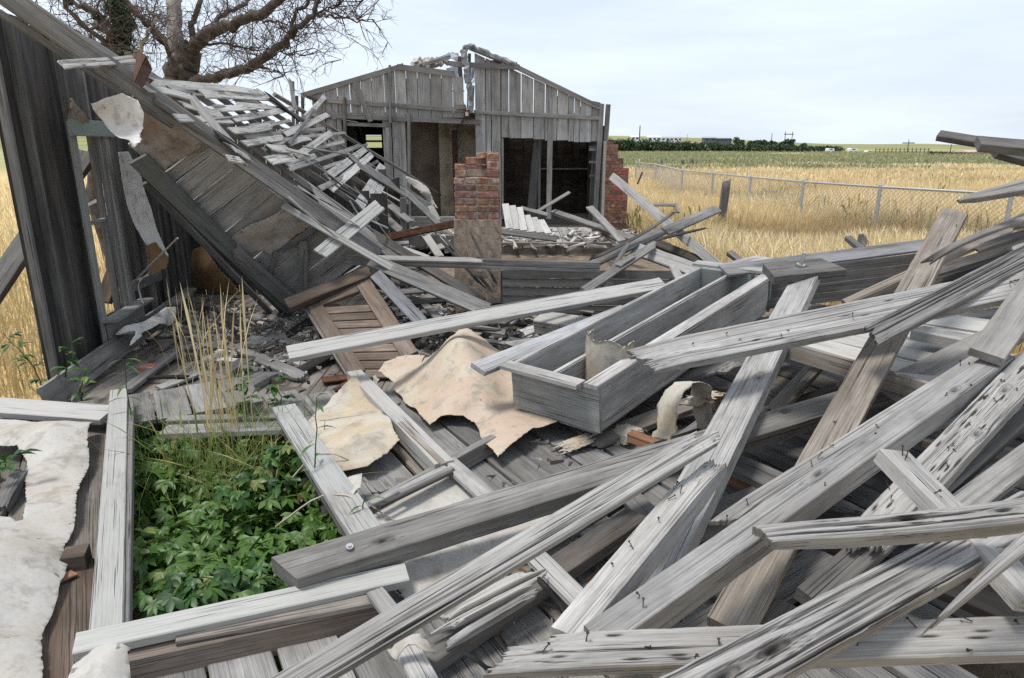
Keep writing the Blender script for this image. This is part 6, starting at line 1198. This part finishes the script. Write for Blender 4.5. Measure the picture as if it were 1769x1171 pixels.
def tuft(name, label, c, n, hgt, wid, spread, cols, seed, head=.6, lean=.25, cat='grass'):
    rg = np.random.default_rng(seed); pts = np.c_[rg.normal(c.x, spread, n), rg.normal(c.y, spread, n), np.full(n, c.z)]
    t = thing(name, label, cat, c); blades('blades', None, pts, hgt, wid, cols, seed, head, 'stuff', lean, parent=t)
tuft('dry_grass_tuft', 'tall straw coloured dry grass tuft at the head of the creeper bed', W(-1.25, -1.12, .2), 46, (.6, 1.25), (.005, .009), .07, [(.50, .38, .18), (.62, .50, .27), (.68, .58, .36)], 41, .5, .10)
tuft('green_grass_tuft', 'fine green and yellow grass bending around the dry tuft', W(-1.1, -1.15, .3), 400, (.25, .52), (.003, .006), .20, [(.10, .19, .04), (.16, .25, .06), (.24, .29, .08), (.42, .36, .14)], 42, .1, .55)
tuft('yellow_grass_patch', 'dead yellow grass lying beside the creeper near the right casing', W(-.85, -.95, .3), 160, (.15, .4), (.003, .005), .13, [(.42, .34, .15), (.3, .3, .1)], 43, .6, .9)
tuft('wall_foot_grass', 'sparse dry grass stalks in front of the loose red brick', Zp(330, 655, .4), 20, (.4, .8), (.004, .007), .10, [(.55, .45, .24), (.62, .52, .3)], 44, .8, .3)
def weed(name, label, base, top, nl, L, wl, seed, col='green_leaf', comp=1):
    t = thing(name, label, 'weed', base); rg = random.Random(seed); pts = path([base, base.lerp(top, .5)+V(rg.uniform(-.04, .04), rg.uniform(-.04, .04), 0), top], 6, .004, seed)
    v, f = tube(pts, list(np.linspace(.006, .002, len(pts))), 5); mesh_obj('stem', v, f, col, t)
    for k in range(nl):
        q = pts[min(len(pts)-1, int(len(pts)*(.2+.8*k/nl)))]; a = k*2.4+rg.uniform(-.3, .3); d = V(math.cos(a), math.sin(a), .35); ls = []
        if comp == 1: ls.append(leaflet(q, d, UP, L*rg.uniform(.6, 1.1), wl, .3, .5))
        else:
            for j in range(comp): e = d+V(rg.gauss(0, .5), rg.gauss(0, .5), rg.gauss(0, .3)); ls.append(leaflet(q+d*L*.35*(j/comp), e, UP, L*rg.uniform(.4, .7), wl, .25, .4))
        v, f = join(ls); mesh_obj('leaf', v, f, col, t)
weed('thistle_weed', 'leafy weed standing against the near end of the window wall', Zp(112, 705, .3), P(122, 585, 4.2), 9, .13, .035, 1, comp=4)
weed('sprawling_weed', 'sprawling yellow green weed at the corner of the window wall', Zp(80, 690, .1), P(5, 575, 4.6), 9, .16, .04, 2, comp=4)
weed('sprawling_weed', 'low leafy weed below the bottom plate end', Zp(140, 700, .35), P(150, 640, 4.0), 7, .12, .04, 3, comp=4)
weed('willow_weed', 'narrow leafed green weed beside the white casing head', W(-1.52, -1.52, .3), W(-1.62, -1.55, .95), 22, .14, .016, 4)
weed('ragweed', 'light green toothed weed at the back of the creeper bed', W(-1.45, -1.0, .25), W(-1.5, -.98, .82), 14, .15, .045, 5, comp=4)
weed('ragweed', 'light green weed by the top of the right casing', W(-1.5, -.80, .35), W(-1.55, -.78, .72), 9, .13, .04, 6, comp=4)
weed('slender_weed', 'tall slender weed rising over the right door casing', W(-.35, -.84, .3), W(-.42, -.80, .98), 12, .12, .018, 7)
weed('slender_weed', 'second thin weed low against the casing by the beam end', W(.15, -.82, .3), W(.12, -.76, .72), 9, .10, .014, 8)
weed('edge_weed', 'green weed growing through the hole of the torn white sheet', A(-5, 830, -.1), A(20, 790, .22), 9, .13, .04, 9, comp=3)
weed('yard_weed', 'green seedling at the foot of the teal trim', Zp(560, 540, .4), P(545, 505, 6.2), 7, .10, .03, 10, comp=2)
for k, (s, r, ds, dr, lb) in enumerate(((-.35, -1.05, .55, .42, 'long pale bent straw stalk arching over the creeper'), (-.6, -1.0, .2, .4, 'short pale straw bending toward the right casing'), (-.2, -1.2, .6, .2, 'thin green stalk leaning to the bottom casing'))):
    v, f = tube(path([W(s, r, .42), W(s+ds*.5, r+dr*.5, .66), W(s+ds, r+dr, .58)], 6, .003, k), list(np.linspace(.005, .003, 13)), 5); tag(mesh_obj('straw_stalk', v, f, 'cream_lino' if k < 2 else 'green_leaf'), lb, 'stalk')
